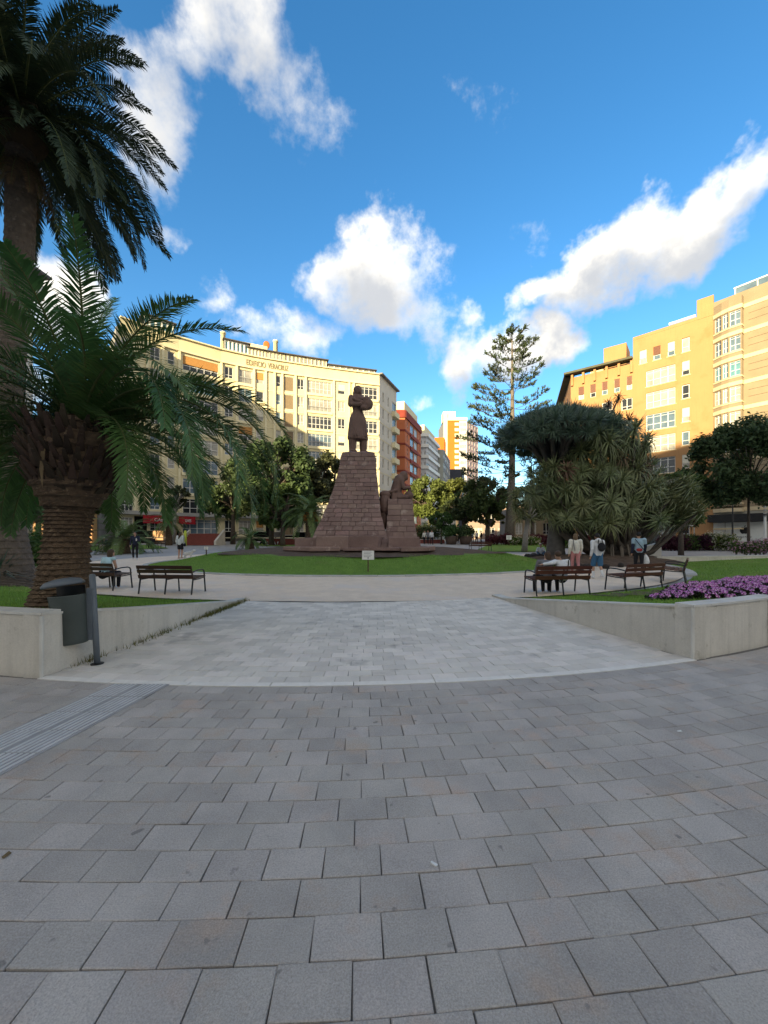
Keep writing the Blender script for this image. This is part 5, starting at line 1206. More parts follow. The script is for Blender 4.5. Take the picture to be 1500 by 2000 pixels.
def tree(label, u, Y, cz, rx, rz, n, size, c, seed, nb=12, trunk_r=.25, group=None, bark=None, lean=0.0, name='tree', th=None):
    nb = int(nb*3.4); rg = random.Random(seed); p = Vector(((u-750)/F*Y, Y, zt(Y))); o = thing(name, label, 'tree', p, 0, group); cen = []; rad = []
    for i in range(nb):
        a = rg.uniform(0, 2*PI); q = rg.random()**.38; z = rg.uniform(-1, 1); k = math.sqrt(max(0, 1-z*z*.85))
        cen.append((lean+rx*.90*q*k*math.cos(a), rx*.90*q*k*math.sin(a), cz+rz*.82*z)); rad.append(rg.uniform(.11, .26)*min(rx, rz*1.25))
    th = th or cz-rz*.4
    b = MB(); b.tube([(0, 0, -.1), (lean*.15, 0, th*.4), (lean*.5, 0, th)], [trunk_r*1.35, trunk_r, trunk_r*.75], 10)
    b.build('trunk', bark or m_bark, o, True); b = MB()
    for i in range(0, nb, 1):
        c0 = Vector((lean*.45, 0, th*rg.uniform(.75, 1.0))); c1 = Vector(cen[i]); m1 = c0.lerp(c1, .5)+Vector((0, 0, .1*rz)); b.tube([c0, m1, c1], [trunk_r*.5, trunk_r*.3, trunk_r*.1], 6)
    b.build('limbs', bark or m_bark, o, True)
    link('crown', leafcloud(cen, rad, n, size, leafmat('leaf_'+'_'.join(str(int(x*1000)) for x in c), c), seed=seed, shell=.25), o); return o
DK = (.085,.125,.045); MD = (.10,.15,.05); YG = (.17,.19,.045); GR = (.085,.15,.038); OL = (.085,.105,.045)
tree('dark round tree between the arching palm and the date palm', 530, 46, 8.4, 5.0, 4.2, 15000, .34, DK, 11, 16)
tree('olive green tree behind the date palm below the cream block', 615, 52, 8.6, 4.6, 3.4, 11000, .34, OL, 12, 14)
tree('dark tree behind the arching fronds of the stout palm', 455, 50, 7.0, 4.4, 3.6, 9000, .34, DK, 13, 12)
tree('bright green bushy tree under the dark round tree', 552, 44, 4.4, 3.4, 2.7, 9000, .30, GR, 14, 12)
tree('thin crowned tree close behind the tall pedestal', 650, 54, 9.0, 3.0, 2.6, 5500, .34, OL, 15, 9)
tree('bare grey leaning tree in front of the red shop signs', 338, 50, 6.0, 1.8, 1.5, 1200, .3, OL, 16, 7, .28, bark=m_barkp, lean=.6)
tree('sunlit yellow green tree beside the crouching statue', 838, 60, 6.8, 3.9, 3.0, 11000, .34, YG, 17, 14)
tree('sunlit yellow green tree below the bright orange tower', 893, 63, 7.0, 3.9, 3.1, 11000, .34, YG, 18, 14)
tree('dark spreading tree left of the tall pine trunk', 952, 50, 6.0, 4.6, 2.6, 11000, .30, MD, 19, 15)
tree('dark tree in the shade below the yellow green trees', 905, 55, 4.6, 3.4, 1.8, 7000, .30, DK, 20, 10)
tree('dark tree behind the pine and the umbrella shaped tree', 1040, 58, 5.8, 4.0, 2.6, 7000, .32, DK, 21, 10)
tree('small round topped lime green tree near the traffic sign', 862, 50, 3.0, 1.9, 1.1, 4500, .22, GR, 22, 8, .1)
tree('small golden green tree with a pale trunk before the dark trees', 955, 50, 3.2, 2.3, 1.0, 4500, .22, (.14,.14,.04), 23, 8, .16, bark=m_barkp)
tree('large dark leaved tree over the white shop hoarding', 1462, 31, 7.1, 4.9, 3.3, 30000, .21, (.092,.128,.05), 24, 20, .09)
tree('green tree edge behind the right side of the spiky thicket', 1330, 28, 4.2, 2.1, 2.1, 7000, .2, GR, 25, 9, .15)
tree('hazy green tree far left behind the palm trunks', 75, 40, 6.0, 4.0, 3.2, 8000, .3, MD, 26, 10)
tree('leafy tree behind the stout palm trunk by the cafe', 165, 44, 5.0, 3.0, 2.6, 6000, .3, MD, 27, 9)
# ---- Norfolk pine
np_p = Vector(((1000-750)/F*48, 48, zt(48))); H_ = CH+(HZ-640)/F*48-np_p.z
pine = thing('pine_tree', 'tall tiered araucaria pine with open horizontal branches', 'tree', np_p)
b = MB(); b.tube([(-.35, 0, -.1), (-.2, 0, 4), (0, 0, 9), (.05, 0, H_*.6), (0, 0, H_-.2)], [.62, .52, .40, .26, .05], 12); b.build('trunk', mat('pine_bark', (.17,.145,.12), (.11,.09,.075), 4, .9, .5, 12), pine, True)
m_need = mat('pine_needles', (.075,.10,.045), (.045,.065,.032), .8, .65, rnd=.35, trans=.15)
def pine_branch(L, seed):
    rg = np.random.default_rng(seed); K = 10; P = []; 
    for i in range(K+1): t = i/K; P.append(np.array([L*t, .03*L*math.sin(t*3+seed), L*(-.10*t+.22*t**2.2)]))
    V = []; Fq = []; mi = []
    def strip(pts, r, mt):
        for p, q in zip(pts, pts[1:]):
            for ax in (np.array([0, r, 0]), np.array([0, 0, r])):
                k = len(V); V.extend([p-ax, p+ax, q+ax*.8, q-ax*.8]); Fq.append((k, k+1, k+2, k+3)); mi.append(mt)
    strip(P, .035, 1)
    n = int(5+L*1.9)
    for i in range(n):
        t = .34+.66*((i+rg.random())/n)**.8; x = t*K; j = min(K-1, int(x)); p = P[j]+(P[j+1]-P[j])*(x-j)
        for s in (-1, 1):
            ll = (.55+.5*rg.random())*(1.1-t*.55)*min(1.25, L/3.2); d = np.array([.55, s*.75, .28+.3*rg.random()]); d /= np.linalg.norm(d); q = p+d*ll; q2 = q+np.array([.12, 0, .20])*ll
            if rg.random() < .18: continue
            strip([p, q], .014, 1)
            for a0, a1 in ((p+(q-p)*.25, q), (q, q2)):
                for h in range(6):
                    c = a0+(a1-a0)*rg.random(); dd = (a1-a0)/np.linalg.norm(a1-a0)+rg.normal(size=3)*.55; dd /= np.linalg.norm(dd); sd = np.cross(dd, rg.normal(size=3)); sd = sd/np.linalg.norm(sd)*.045; e = c+dd*.24
                    k = len(V); V.extend([c-sd, c+sd, e+sd*.5, e-sd*.5]); Fq.append((k, k+1, k+2, k+3)); mi.append(0)
    for h in range(26):
        c = P[-1]+rg.normal(size=3)*.12; dd = np.array([1, 0, .5])+rg.normal(size=3)*.5; dd /= np.linalg.norm(dd); sd = np.cross(dd, rg.normal(size=3)); sd = sd/np.linalg.norm(sd)*.05; e = c+dd*.35; k = len(V); V.extend([c-sd, c+sd, e+sd*.5, e-sd*.5]); Fq.append((k, k+1, k+2, k+3)); mi.append(0)
    return npmesh('branch', V, Fq, [m_need, m_bark], mi=mi)
br = {L: [pine_branch(L, s+int(L*10)) for s in range(3)] for L in (1.4, 2.4, 3.4, 4.4, 5.4, 6.2)}
nw = 17
for k in range(nw):
    t = k/(nw-1); z = 6.0+(H_-6.4)*t**.93; Lr = 7.4*(1-t)**.70*(.78+.22*math.sin(min(1, t*3)*PI/2))+.75
    if t < .2: Lr *= .95
    for i in range(5):
        a = i*2*PI/5+k*.52+random.uniform(-.22, .22); L = Lr*random.uniform(.72, 1.08); ky = min(br, key=lambda q: abs(q-L)); s = L/ky
        tilt = -R(2+30*max(0, t-.45))+random.uniform(-.08, .08)
        if random.random() < .06: continue
        link('branch', random.choice(br[ky]), pine, Matrix.Translation((0, 0, z+random.uniform(-.15, .15)))@Matrix.Rotation(a, 4, 'Z')@Matrix.Rotation(tilt, 4, 'Y')@Matrix.Diagonal((s, s, s, 1)))
link('leader', rosette_mesh(60, .9, .05, m_need, .3, 1.5, .1, 9, 'leader'), pine, Matrix.Translation((0, 0, H_-.7)))
# ---- dragon tree: umbrella of stiff rosettes
m_drg = mat('dragon_leaf', (.115,.17,.115), (.07,.112,.078), 2, .5, rnd=.4, trans=.1, spec=.4); m_pan = mat('screwpine_leaf', (.21,.235,.105), (.105,.13,.058), 2, .5, rnd=.4, trans=.15, spec=.4)
m_panb = mat('screwpine_leaf_brown', (.16,.10,.06), (.10,.065,.042), 2, .6, rnd=.4, trans=.1)
DY = 22.0; dp = Vector(((1085-750)/F*DY, DY, zt(DY)+.25)); drg = thing('dragon_tree', 'dragon tree with dense flat umbrella crown on a stout trunk', 'tree', dp)
cu = at(1085, 860, DY)-dp
b = MB(); b.tube([(0, 0, -.4), (0, 0, .4), (.05, 0, 1.6), (.1, 0, 4.3)], [.62, .50, .44, .36], 14); b.build('trunk', mat('dragon_bark', (.13,.115,.105), (.08,.07,.064), 4, .9, .7, 14), drg, True); b = MB()
rD = [rosette_mesh(58, .62, .018, m_drg, -.1, 1.4, .12, s) for s in (21, 22, 23)]
cr = []
for i in range(240):
    t = (i+.5)/240; rr_ = math.sqrt(t); a = i*2.39996; x = rr_*3.05*math.cos(a); y = rr_*3.05*math.sin(a); z = cu.z+.15+1.15*(1-rr_**2.2)+random.uniform(-.12, .12)
    cr.append((x, y, z)); tilt = rr_*1.05
    M = Matrix.Translation((x+cu.x*1.0, y, z))@Matrix.Rotation(a, 4, 'Z')@Matrix.Rotation(tilt, 4, 'Y')@Matrix.Scale(random.uniform(.85, 1.2), 4); link('rosette', random.choice(rD), drg, M)
for i in range(54):
    a = i*2.39996*1.7; q = random.uniform(2.2, 3.0); M = Matrix.Translation((q*math.cos(a)+cu.x, q*math.sin(a), cu.z-.02-.25*random.random()))@Matrix.Rotation(a, 4, 'Z')@Matrix.Rotation(random.uniform(1.3, 2.0), 4, 'Y'); link('rosette', random.choice(rD), drg, M)
for i in range(0, 240, 5):
    x, y, z = cr[i]; b.tube([(.08, 0, 4.1), (x*.45, y*.45, 4.1+(z-4.1)*.75), (x*.8+cu.x, y*.8, z-.3), (x+cu.x, y, z)], [.18, .12, .08, .05], 6)
b.build('limbs', MATS['dragon_bark'], drg, True)
# ---- screw-pine thicket with prop stems
PY = 21.5; pp = Vector(((1195-750)/F*PY, PY, zt(PY)+.2)); pan = thing('screw_pine', 'wide spiky screw pine thicket with curving bare stems', 'tree', pp)
rP = [rosette_mesh(64, .88, .026, m_pan, -.8, 1.35, .5, s) for s in (31, 32, 33, 34)]; rPb = [rosette_mesh(40, .75, .034, m_panb, -.8, 1.2, .6, s) for s in (35, 36)]
b = MB(); cnt = 0; rg = random.Random(5)
def px(u, v, dy=0): return at(u, v, PY+dy)-pp
outline = [(1060,985),(1030,960),(1035,918),(1075,905),(1118,892),(1160,850),(1200,818),(1235,820),(1262,860),(1272,900),(1285,930),(1330,935),(1362,960),(1368,1005),(1335,1030),(1290,1025),(1240,1022),(1190,1025),(1140,1028),(1095,1030)]
def inside(u, v):
    c = False; n = len(outline)
    for i in range(n):
        (x0, y0), (x1, y1) = outline[i], outline[(i+1) % n]
        if (y0 > v) != (y1 > v) and u < (x1-x0)*(v-y0)/(y1-y0)+x0: c = not c
    return c
spots_ = []
while len(spots_) < 272:
    u = rg.uniform(1025, 1372); v = rg.uniform(812, 1034)
    if not inside(u, v): continue
    w = 1-abs(u-1195)/260; dy = rg.uniform(-1, 1)*2.6*max(.25, w); p = px(u, v, dy)
    if all((p-q).length > .42 for q in spots_): spots_.append(p)
    elif rg.random() < .02: spots_.append(p)
cen = Vector((0, 0, 2.0))
for p in spots_:
    out = Vector((p.x, p.y*1.6, (p.z-2.4)*.8)); out = out.normalized() if out.length > .1 else Vector((0, -1, 0)); out = (out+Vector((0, -.25, .55))).normalized()
    top_r = p.x > 1.2 and p.z > 5.0
    link('rosette', rg.choice(rPb if (top_r and rg.random() < .8) or rg.random() < .06 else rP), pan, Matrix.Translation(p)@out.to_track_quat('Z', 'Y').to_matrix().to_4x4()@Matrix.Rotation(rg.uniform(0, 6.3), 4, 'Z')@Matrix.Scale(rg.uniform(.75, 1.15), 4))
for p in spots_[::3]:
    base = Vector((rg.uniform(-.9, 1.1), rg.uniform(-.5, .5), -.2)); mid = base.lerp(p, .45)+Vector((0, 0, -.25*abs(p.x)*.5)); b.tube([base, base.lerp(mid, .6), mid, p], [.16, .12, .09, .05], 6)
# low sweeping limbs seen above the soil
for (pts) in ([(1195,1085),(1232,1075),(1268,1052),(1290,1025)], [(1160,1080),(1120,1058),(1095,1040)], [(1170,1080),(1165,1050),(1150,1030)], [(1185,1085),(1180,1040),(1190,1000)], [(1205,1085),(1240,1050),(1225,1010)]):
    b.tube([px(u, v, -.9 if u > 1225 else -.3) for u, v in pts], [.24, .20, .16, .12][:len(pts)], 8)
b.build('stems', mat('screwpine_bark', (.095,.078,.065), (.055,.046,.04), 5, .9, .6, 20), pan, True)
b = MB()
for i in range(14): x = rg.uniform(-.6, .9); y = rg.uniform(-1.2, -.6); b.tube([(x, y, -.2), (x*.9, y*.8, .8)], .035, 5)
b.build('prop_roots', mat('pale_root', (.2,.17,.14), (.14,.12,.1), 5, .9), pan)
# top sprig above the thicket
b = MB(); s0, s1, s2 = px(1185, 850), px(1188, 790), px(1208, 778); b.tube([px(1190, 870), s0, s1], [.10, .07, .05], 6); b.tube([px(1187, 822), px(1198, 800), s2], [.05, .05, .04], 6); b.build('top_stems', MATS['screwpine_bark'], pan, True)
for s_ in (s1, s2, px(1215, 860)): link('rosette', rPb[0], pan, Matrix.Translation(s_)@Matrix.Scale(.7, 4))
# stout patterned trunk and a pale leaning trunk with tufts
o = thing('yucca', 'pale leaning trunked yucca with green tufts left of the dragon tree', 'tree', G(1024, 1077)); b = MB(); q0 = o.location; q1 = at(1032, 1010, q0.y)-q0
b.tube([(0, 0, -.1), q1*.5+Vector((-.05, 0, 0)), q1], [.26, .2, .17], 10); b.build('trunk', m_barkp, o, True)
for k in range(16): link('rosette', rg.choice(rP), o, Matrix.Translation(q1+Vector((rg.uniform(-1.6, 1.2), rg.uniform(-.7, .7), rg.uniform(-.2, 2.4))))@Matrix.Rotation(rg.uniform(-.8, .8), 4, 'Y')@Matrix.Scale(.95, 4))
b = MB()
for k in range(8): b.tube([q1*.9, q1+Vector((rg.uniform(-1.2, 1.0), rg.uniform(-.5, .5), rg.uniform(.3, 2)))], [.1, .04], 5)
b.build('limbs', m_barkp, o)
o = thing('date_palm_stump', 'stout scaly palm trunk inside the spiky thicket', 'palm', Vector(((1222-750)/F*24, 24, zt(24)+.2))); scaly_trunk([(0, 0, -.1), (0, 0, 1.2), (0, 0, 2.5)], [.46, .40, .46], 60, 44, .04, m_ptrunk2, 'trunk', o, 14)
crown(o, Vector((0, 0, 2.5)), [(fm(3.2, R(60), R(95), .46, 0, m_frond, n=46, w=.03), k*1.1, 0, .6) for k in range(8)])
# soil bed below with lumps and rocks
b = MB(); sc0 = Vector(((1170-750)/F*21.2, 21.2)); 
for i in range(13):
    q = i/12
    for k in range(72):
        ph = 2*PI*k/72; wob = 1+.08*math.sin(ph*3+.6)+.05*math.sin(ph*7); x, y = sc0.x+5.0*q*wob*math.cos(ph), sc0.y+2.1*q*wob*math.sin(ph); b.v.append((x, y, zt(y)+.02+.42*(1-q**2.2)*(1 if i < 12 else 0)+(random.uniform(-.05, .05) if i < 12 else -.03)))
for i in range(12):
    for k in range(72): a = i*72; b.face(a+k, a+72+k, a+72+(k+1) % 72, a+(k+1) % 72)
tag(b.build('soil_bed', m_soil), kind='structure')
m_lava = mat('dark_lava_rock', (.05,.042,.038), (.03,.026,.024), 6, .95, .8, 20, rnd=.3); rk = []
for s in range(4):
    bb = MB(); bb.ell((0, 0, 0), (.2, .16, .13), 8, 6); bb.v = [(x*random.uniform(.8, 1.2), y*random.uniform(.8, 1.2), z*random.uniform(.8, 1.2)) for x, y, z in bb.v]; rk.append(bb.mesh('rock', m_lava))
rl = [(1030,1087),(1040,1089),(1050,1091),(1062,1093),(1072,1097),(1083,1101),(1046,1086),(1058,1088),(1090,1105),(1102,1107),(1230,1101),(1212,1106),(1250,1104),(1180,1109),(1150,1109),(1128,1108)]
for (u, v) in rl:
    p = G(u+random.uniform(-3, 3), v+2); o = link('rock', random.choice(rk)); o.location = (p.x, p.y, p.z+.10); o.rotation_euler = (0, 0, random.uniform(0, 6)); o.scale = (random.uniform(.8, 1.5),)*3; tag(o, 'dark lava rock on the mown lawn side of the soil under the dragon tree' if u < 1100 else 'dark lava rock on the gravel side of the soil under the screw pine', 'rock', 'lava rocks by the lawn' if u < 1100 else 'lava rocks by the gravel')
# ---- lawn patches beyond the ring
def lawn_patch(name, px_pts, m=m_lawn, dz=.02, n=14, kind='structure', lab=None, nbl=0):
    P = [G(u, v) for u, v in px_pts]; b = MB(); b.v = [(p.x, p.y, p.z+dz) for p in P]; b.face(*range(len(P))); o = b.build(name, m); tag(o, kind=kind); return o
def ccw(pp_): return pp_ if sum((G(*a).x*G(*c).y-G(*c).x*G(*a).y) for a, c in zip(pp_, pp_[1:]+pp_[:1])) > 0 else pp_[::-1]
for pp_ in ([(490,1066),(600,1068),(640,1062),(500,1060)], [(925,1077),(1070,1078),(1075,1064),(960,1062)], [(60,1086),(150,1092),(180,1078),(60,1072)], [(160,1076),(330,1071),(300,1064),(160,1066)], [(1190,1086),(1258,1084),(1250,1070),(1190,1070)]):
    lawn_patch('lawn', ccw(pp_))
# ---- shrubs and hedges
def shrub(label, u, v, Y, w, h, n, size, c, seed, group=None, name='shrub', flowers=None, d=None):
    p = Vector(((u-750)/F*Y, Y, zt(Y))) if Y else G(u, v); o = thing(name, label, 'shrub', p, 0, group); rg_ = random.Random(seed); cen = []; rad = []; k = max(3, int(w/h*3))
    for i in range(k): cen.append((-w/2+w*(i+.5)/k, rg_.uniform(-.3, .3)*(d or h), h*rg_.uniform(.42, .6))); rad.append(h*rg_.uniform(.42, .56))
    link('foliage', leafcloud(cen, rad, n, size, leafmat('leaf_'+'_'.join(str(int(x*1000)) for x in c), c), 'foliage', seed, .35), o)
    b = MB()
    for x, y, z in cen: b.tube([(x, y, -.05), (x, y, z)], [.05, .02], 5)
    b.build('stems', m_bark, o)
    if flowers:
        fcn = [(x, y, z+h*.06) for x, y, z in cen]; link('flowers', leafcloud(fcn, [r*1.08 for r in rad], int(n*.22), size*1.0, leafmat('petal_'+'_'.join(str(int(q*1000)) for q in flowers), flowers), 'flowers', seed+1, .85), o)
    return o
PUR = (.075,.018,.035); LG = (.12,.20,.03)
shrub('round glossy green bush beside the tall palm trunk', 62, 1085, 17.5, 1.7, 1.75, 5000, .10, (.045,.115,.02), 41)
for i, (u, w, c, lab, fl) in enumerate(((1312, 1.8, PUR, 'purple leaved hedge bush next to the utility cabinet', None), (1345, 1.7, GR, 'green hedge bush between the purple bushes', None), (1376, 1.6, PUR, 'purple leaved hedge bush next to the white flowering bush', None), (1402, 1.8, LG, 'pale flowering bush at the end of the hedge', (.6,.58,.45)))):
    shrub(lab, u, 1078, 34.5, w, 1.35, 4500, .13, c, 50+i, 'hedge bushes below the shop', flowers=fl)
shrub('yellow green bush behind the blue vested walker', 1262, 1075, 37, 1.9, 1.5, 3500, .14, LG, 60)
for i, (u, Y, w, lab) in enumerate(((1085, 40, 1.6, 'crimson shrub behind the dragon tree trunk'), (1165, 38, 2.6, 'crimson shrub behind the boy with the backpack'), (1240, 40, 2.0, 'crimson shrub left of the yellow green bush'), (975, 46, 2.6, 'crimson shrub at the foot of the pine'), (1048, 48, 2.6, 'crimson shrub behind the leaning yucca'))):
    shrub(lab, u, 0, Y, w, 1.3, 2600, .14, (.11,.022,.035), 70+i)
for i, (u, Y, w, lab) in enumerate(((1108, 39, 2.4, 'white flowering shrub between dragon tree and blouse woman'), (1025, 45, 3.0, 'cream flowering shrub bed by the yucca'), (1190, 41, 2.0, 'pale flowering shrub behind the screw pine stems'))):
    shrub(lab, u, 0, Y, w, 1.0, 2400, .14, LG, 80+i, flowers=(.62,.55,.42))
shrub('fern like plants filling the planter pot by the traffic sign', 881, 0, G(881, 1063).y, 1.6, 1.5, 1200, .2, GR, 90).location.z += .9
shrub('dark foliage filling the planter pot by the far bench', 909, 0, G(909, 1063).y, 1.5, 1.4, 1200, .2, DK, 91).location.z += .9
shrub('dark green clipped shrub behind the traffic sign', 835, 0, 56, 3.0, 2.6, 3000, .2, DK, 92)
shrub('low shrub with pale flowers at the back of the right lawn', 1478, 0, 23.5, 2.4, .75, 3500, .09, GR, 93, flowers=(.55,.30,.36)).location.z += .35
# ---- pink flower bed in the right planter
m_pet = mat('petal_magenta', (.50,.12,.42), (.38,.07,.32), 9, .6, rnd=.35, trans=.2); m_petw = mat('petal_pale_pink', (.72,.48,.66), (.62,.36,.56), 9, .6, rnd=.2, trans=.2); m_eye = mat('flower_eye_dark', (.10,.012,.08), (.06,.01,.05), 9, .6)
def flower_mesh(seed):
    rg_ = np.random.default_rng(seed); V = []; Fq = []; mi = []
    for k in range(7):
        a = k*2*PI/7+rg_.uniform(-.15, .15); d = np.array([math.cos(a), math.sin(a), 0]); s = np.array([-math.sin(a), math.cos(a), 0]); z = .004*(k % 2)
        i = len(V); V += [d*.006+[0, 0, .006], d*.024-s*.015+[0, 0, z+.002], d*.044+[0, 0, z-.004], d*.024+s*.015+[0, 0, z+.002]]; Fq.append((i, i+1, i+2, i+3)); mi.append(0 if k % 2 else 1)
    i = len(V); V += [np.array([.011*math.cos(q), .011*math.sin(q), .011]) for q in (0, PI/2, PI, 3*PI/2)]; Fq.append((i, i+1, i+2, i+3)); mi.append(2)
    return npmesh('flower_head', V, Fq, [m_pet, m_petw, m_eye], mi=mi)
fl = [flower_mesh(s) for s in range(4)]; bed = thing('flower_bed', 'mounded bed of pink and magenta daisies behind the right wall', 'flowers', (6.6, 7.2, zw(6.6, 7.2)))
mounds = [(6.05,7.15,.55,.20),(6.55,7.9,.7,.30),(7.1,7.0,.75,.34),(7.7,7.9,.8,.36),(6.6,6.6,.55,.24),(8.3,7.0,.8,.36),(5.6,7.6,.4,.14),(7.6,6.4,.6,.28),(9.0,8.0,.9,.38),(6.9,8.7,.6,.28),(8.1,8.8,.7,.34),(8.6,6.3,.6,.3)]
def bedz(x, y):
    h = 0
    for (mx0, my0, r, hh) in mounds: q = ((x-mx0)**2+(y-my0)**2)/r**2; h = max(h, hh*math.sqrt(max(0, 1-q)))
    return h
fpts = []; Vs = []; Fs = []; mis = []; ind = 0
while len(fpts) < 2000:
    x = random.uniform(5.0, 9.7); y = random.uniform(5.7, 9.4); h = bedz(x, y)
    if h > .06: fpts.append((x, y, h, 1/(x*x+y*y)*(1 if 750+F*x/y < 1510 else .01)))
fpts.sort(key=lambda q: -q[3]*random.uniform(.6, 1.4))
for (x, y, h, _) in fpts:
    e = .12; nx = (bedz(x-e, y)-bedz(x+e, y))/(2*e); ny = (bedz(x, y-e)-bedz(x, y+e))/(2*e); nrm = Vector((nx*.8+random.uniform(-.35, .35), ny*.8-.35+random.uniform(-.3, .3), .8)).normalized()
    M = Matrix.Translation((x-bed.location.x, y-bed.location.y, zw(x, y)+h+random.uniform(-.03, .03)-bed.location.z))@nrm.to_track_quat('Z', 'Y').to_matrix().to_4x4()@Matrix.Scale(random.uniform(.8, 1.2), 4)
    if ind < 300: link('flower_head', random.choice(fl), bed, M); ind += 1
    else:
        me = random.choice(fl); k0 = len(Vs); Vs += [M@v.co for v in me.vertices]; Fs += [tuple(k0+i for i in p.vertices) for p in me.polygons]; mis += [p.material_index for p in me.polygons]
tag(link('flower_mass', npmesh('flower_mass', Vs, Fs, [m_pet, m_petw, m_eye], mi=mis), bed), kind='stuff')
cen = []; rad = []
Pl = []
for (x, y, h, _) in fpts*4: Pl.append((x+random.uniform(-.05, .05)-bed.location.x, y+random.uniform(-.05, .05)-bed.location.y, zw(x, y)+h*random.uniform(.25, .95)-bed.location.z))
link('leaves', leafcloud(Pl, [.05]*len(Pl), len(Pl)*2, .05, leafmat('leaf_daisy', (.035,.05,.02)), 'leaves', 3), bed)
# bare earth strip between the grass and the flowers
b = MB()
for i in range(25):
    x = 5.3+4.2*i/24; yc = 9.5+.25*(x-5.3)
    for w in (-.55, .55): b.v.append((x, yc+w*(1+.25*math.sin(i*1.7)), zw(x, yc+w)+.035))
for i in range(24): b.face(2*i, 2*i+2, 2*i+3, 2*i+1)
tag(b.build('soil_strip', m_soil), kind='structure')
# ================================================================== people
m_skin = mat('skin', (.42,.25,.17), (.36,.21,.145), 5, .6); m_skin2 = mat('skin_tan', (.30,.17,.11), (.26,.145,.095), 5, .6)
def cloth(name, c): return mat('cloth_'+name, c, tuple(x*.72 for x in c), 5, .9, .3, 60)
HAIRC = {'brown': (.07,.04,.022), 'dark': (.015,.012,.011), 'fair': (.16,.105,.06), 'white': (.55,.54,.52)}
def pose_of(kind, k={}):
    J = {}
    if kind in ('stand', 'walk'):
        w = k.get('stride', .0 if kind == 'stand' else .26)
        J = dict(pel=(0, 0, .93), chest=(0, .01, 1.24), neck=(0, .015, 1.43), head=(0, .04, 1.575), hip=[(-.09, 0, .90), (.09, 0, .90)], sh=[(-.185, 0, 1.385), (.185, 0, 1.385)],
                 kn=[(-.10, .03+w*.45, .50), (.10, .05-w*.25, .50)], an=[(-.10, w*.55, .085), (.10, -w*.75, .10+.10*min(1, w*3))],
                 el=[(-.235, -.03-w*.35, 1.11), (.235, -.03+w*.35, 1.11)], wr=[(-.245, .05-w*.3, .87), (.245, .07+w*.6, .88)])
    else:
        ln = k.get('lean', .05); J = dict(pel=(0, 0, .50), chest=(0, ln*.6, .82), neck=(0, ln*1.2, 1.00), head=(k.get('hx', 0), ln*1.5+.03, 1.14+k.get('hz', 0)), hip=[(-.09, .02, .50), (.09, .02, .50)], sh=[(-.185, ln*1.1, .955), (.185, ln*1.1, .955)],
                 kn=[(-.12, .43, .52), (.12, .43, .52)], an=[(-.11, .46, .085), (.12, .40, .085)], el=[(-.24, .05+ln, .70), (.24, .05+ln, .70)], wr=[(-.14, .28, .62), (.14, .28, .62)])
    for q, v in k.get('set', {}).items():
        if isinstance(v, dict):
            for i, p in v.items(): J[q][i] = p
        else: J[q] = v
    return J
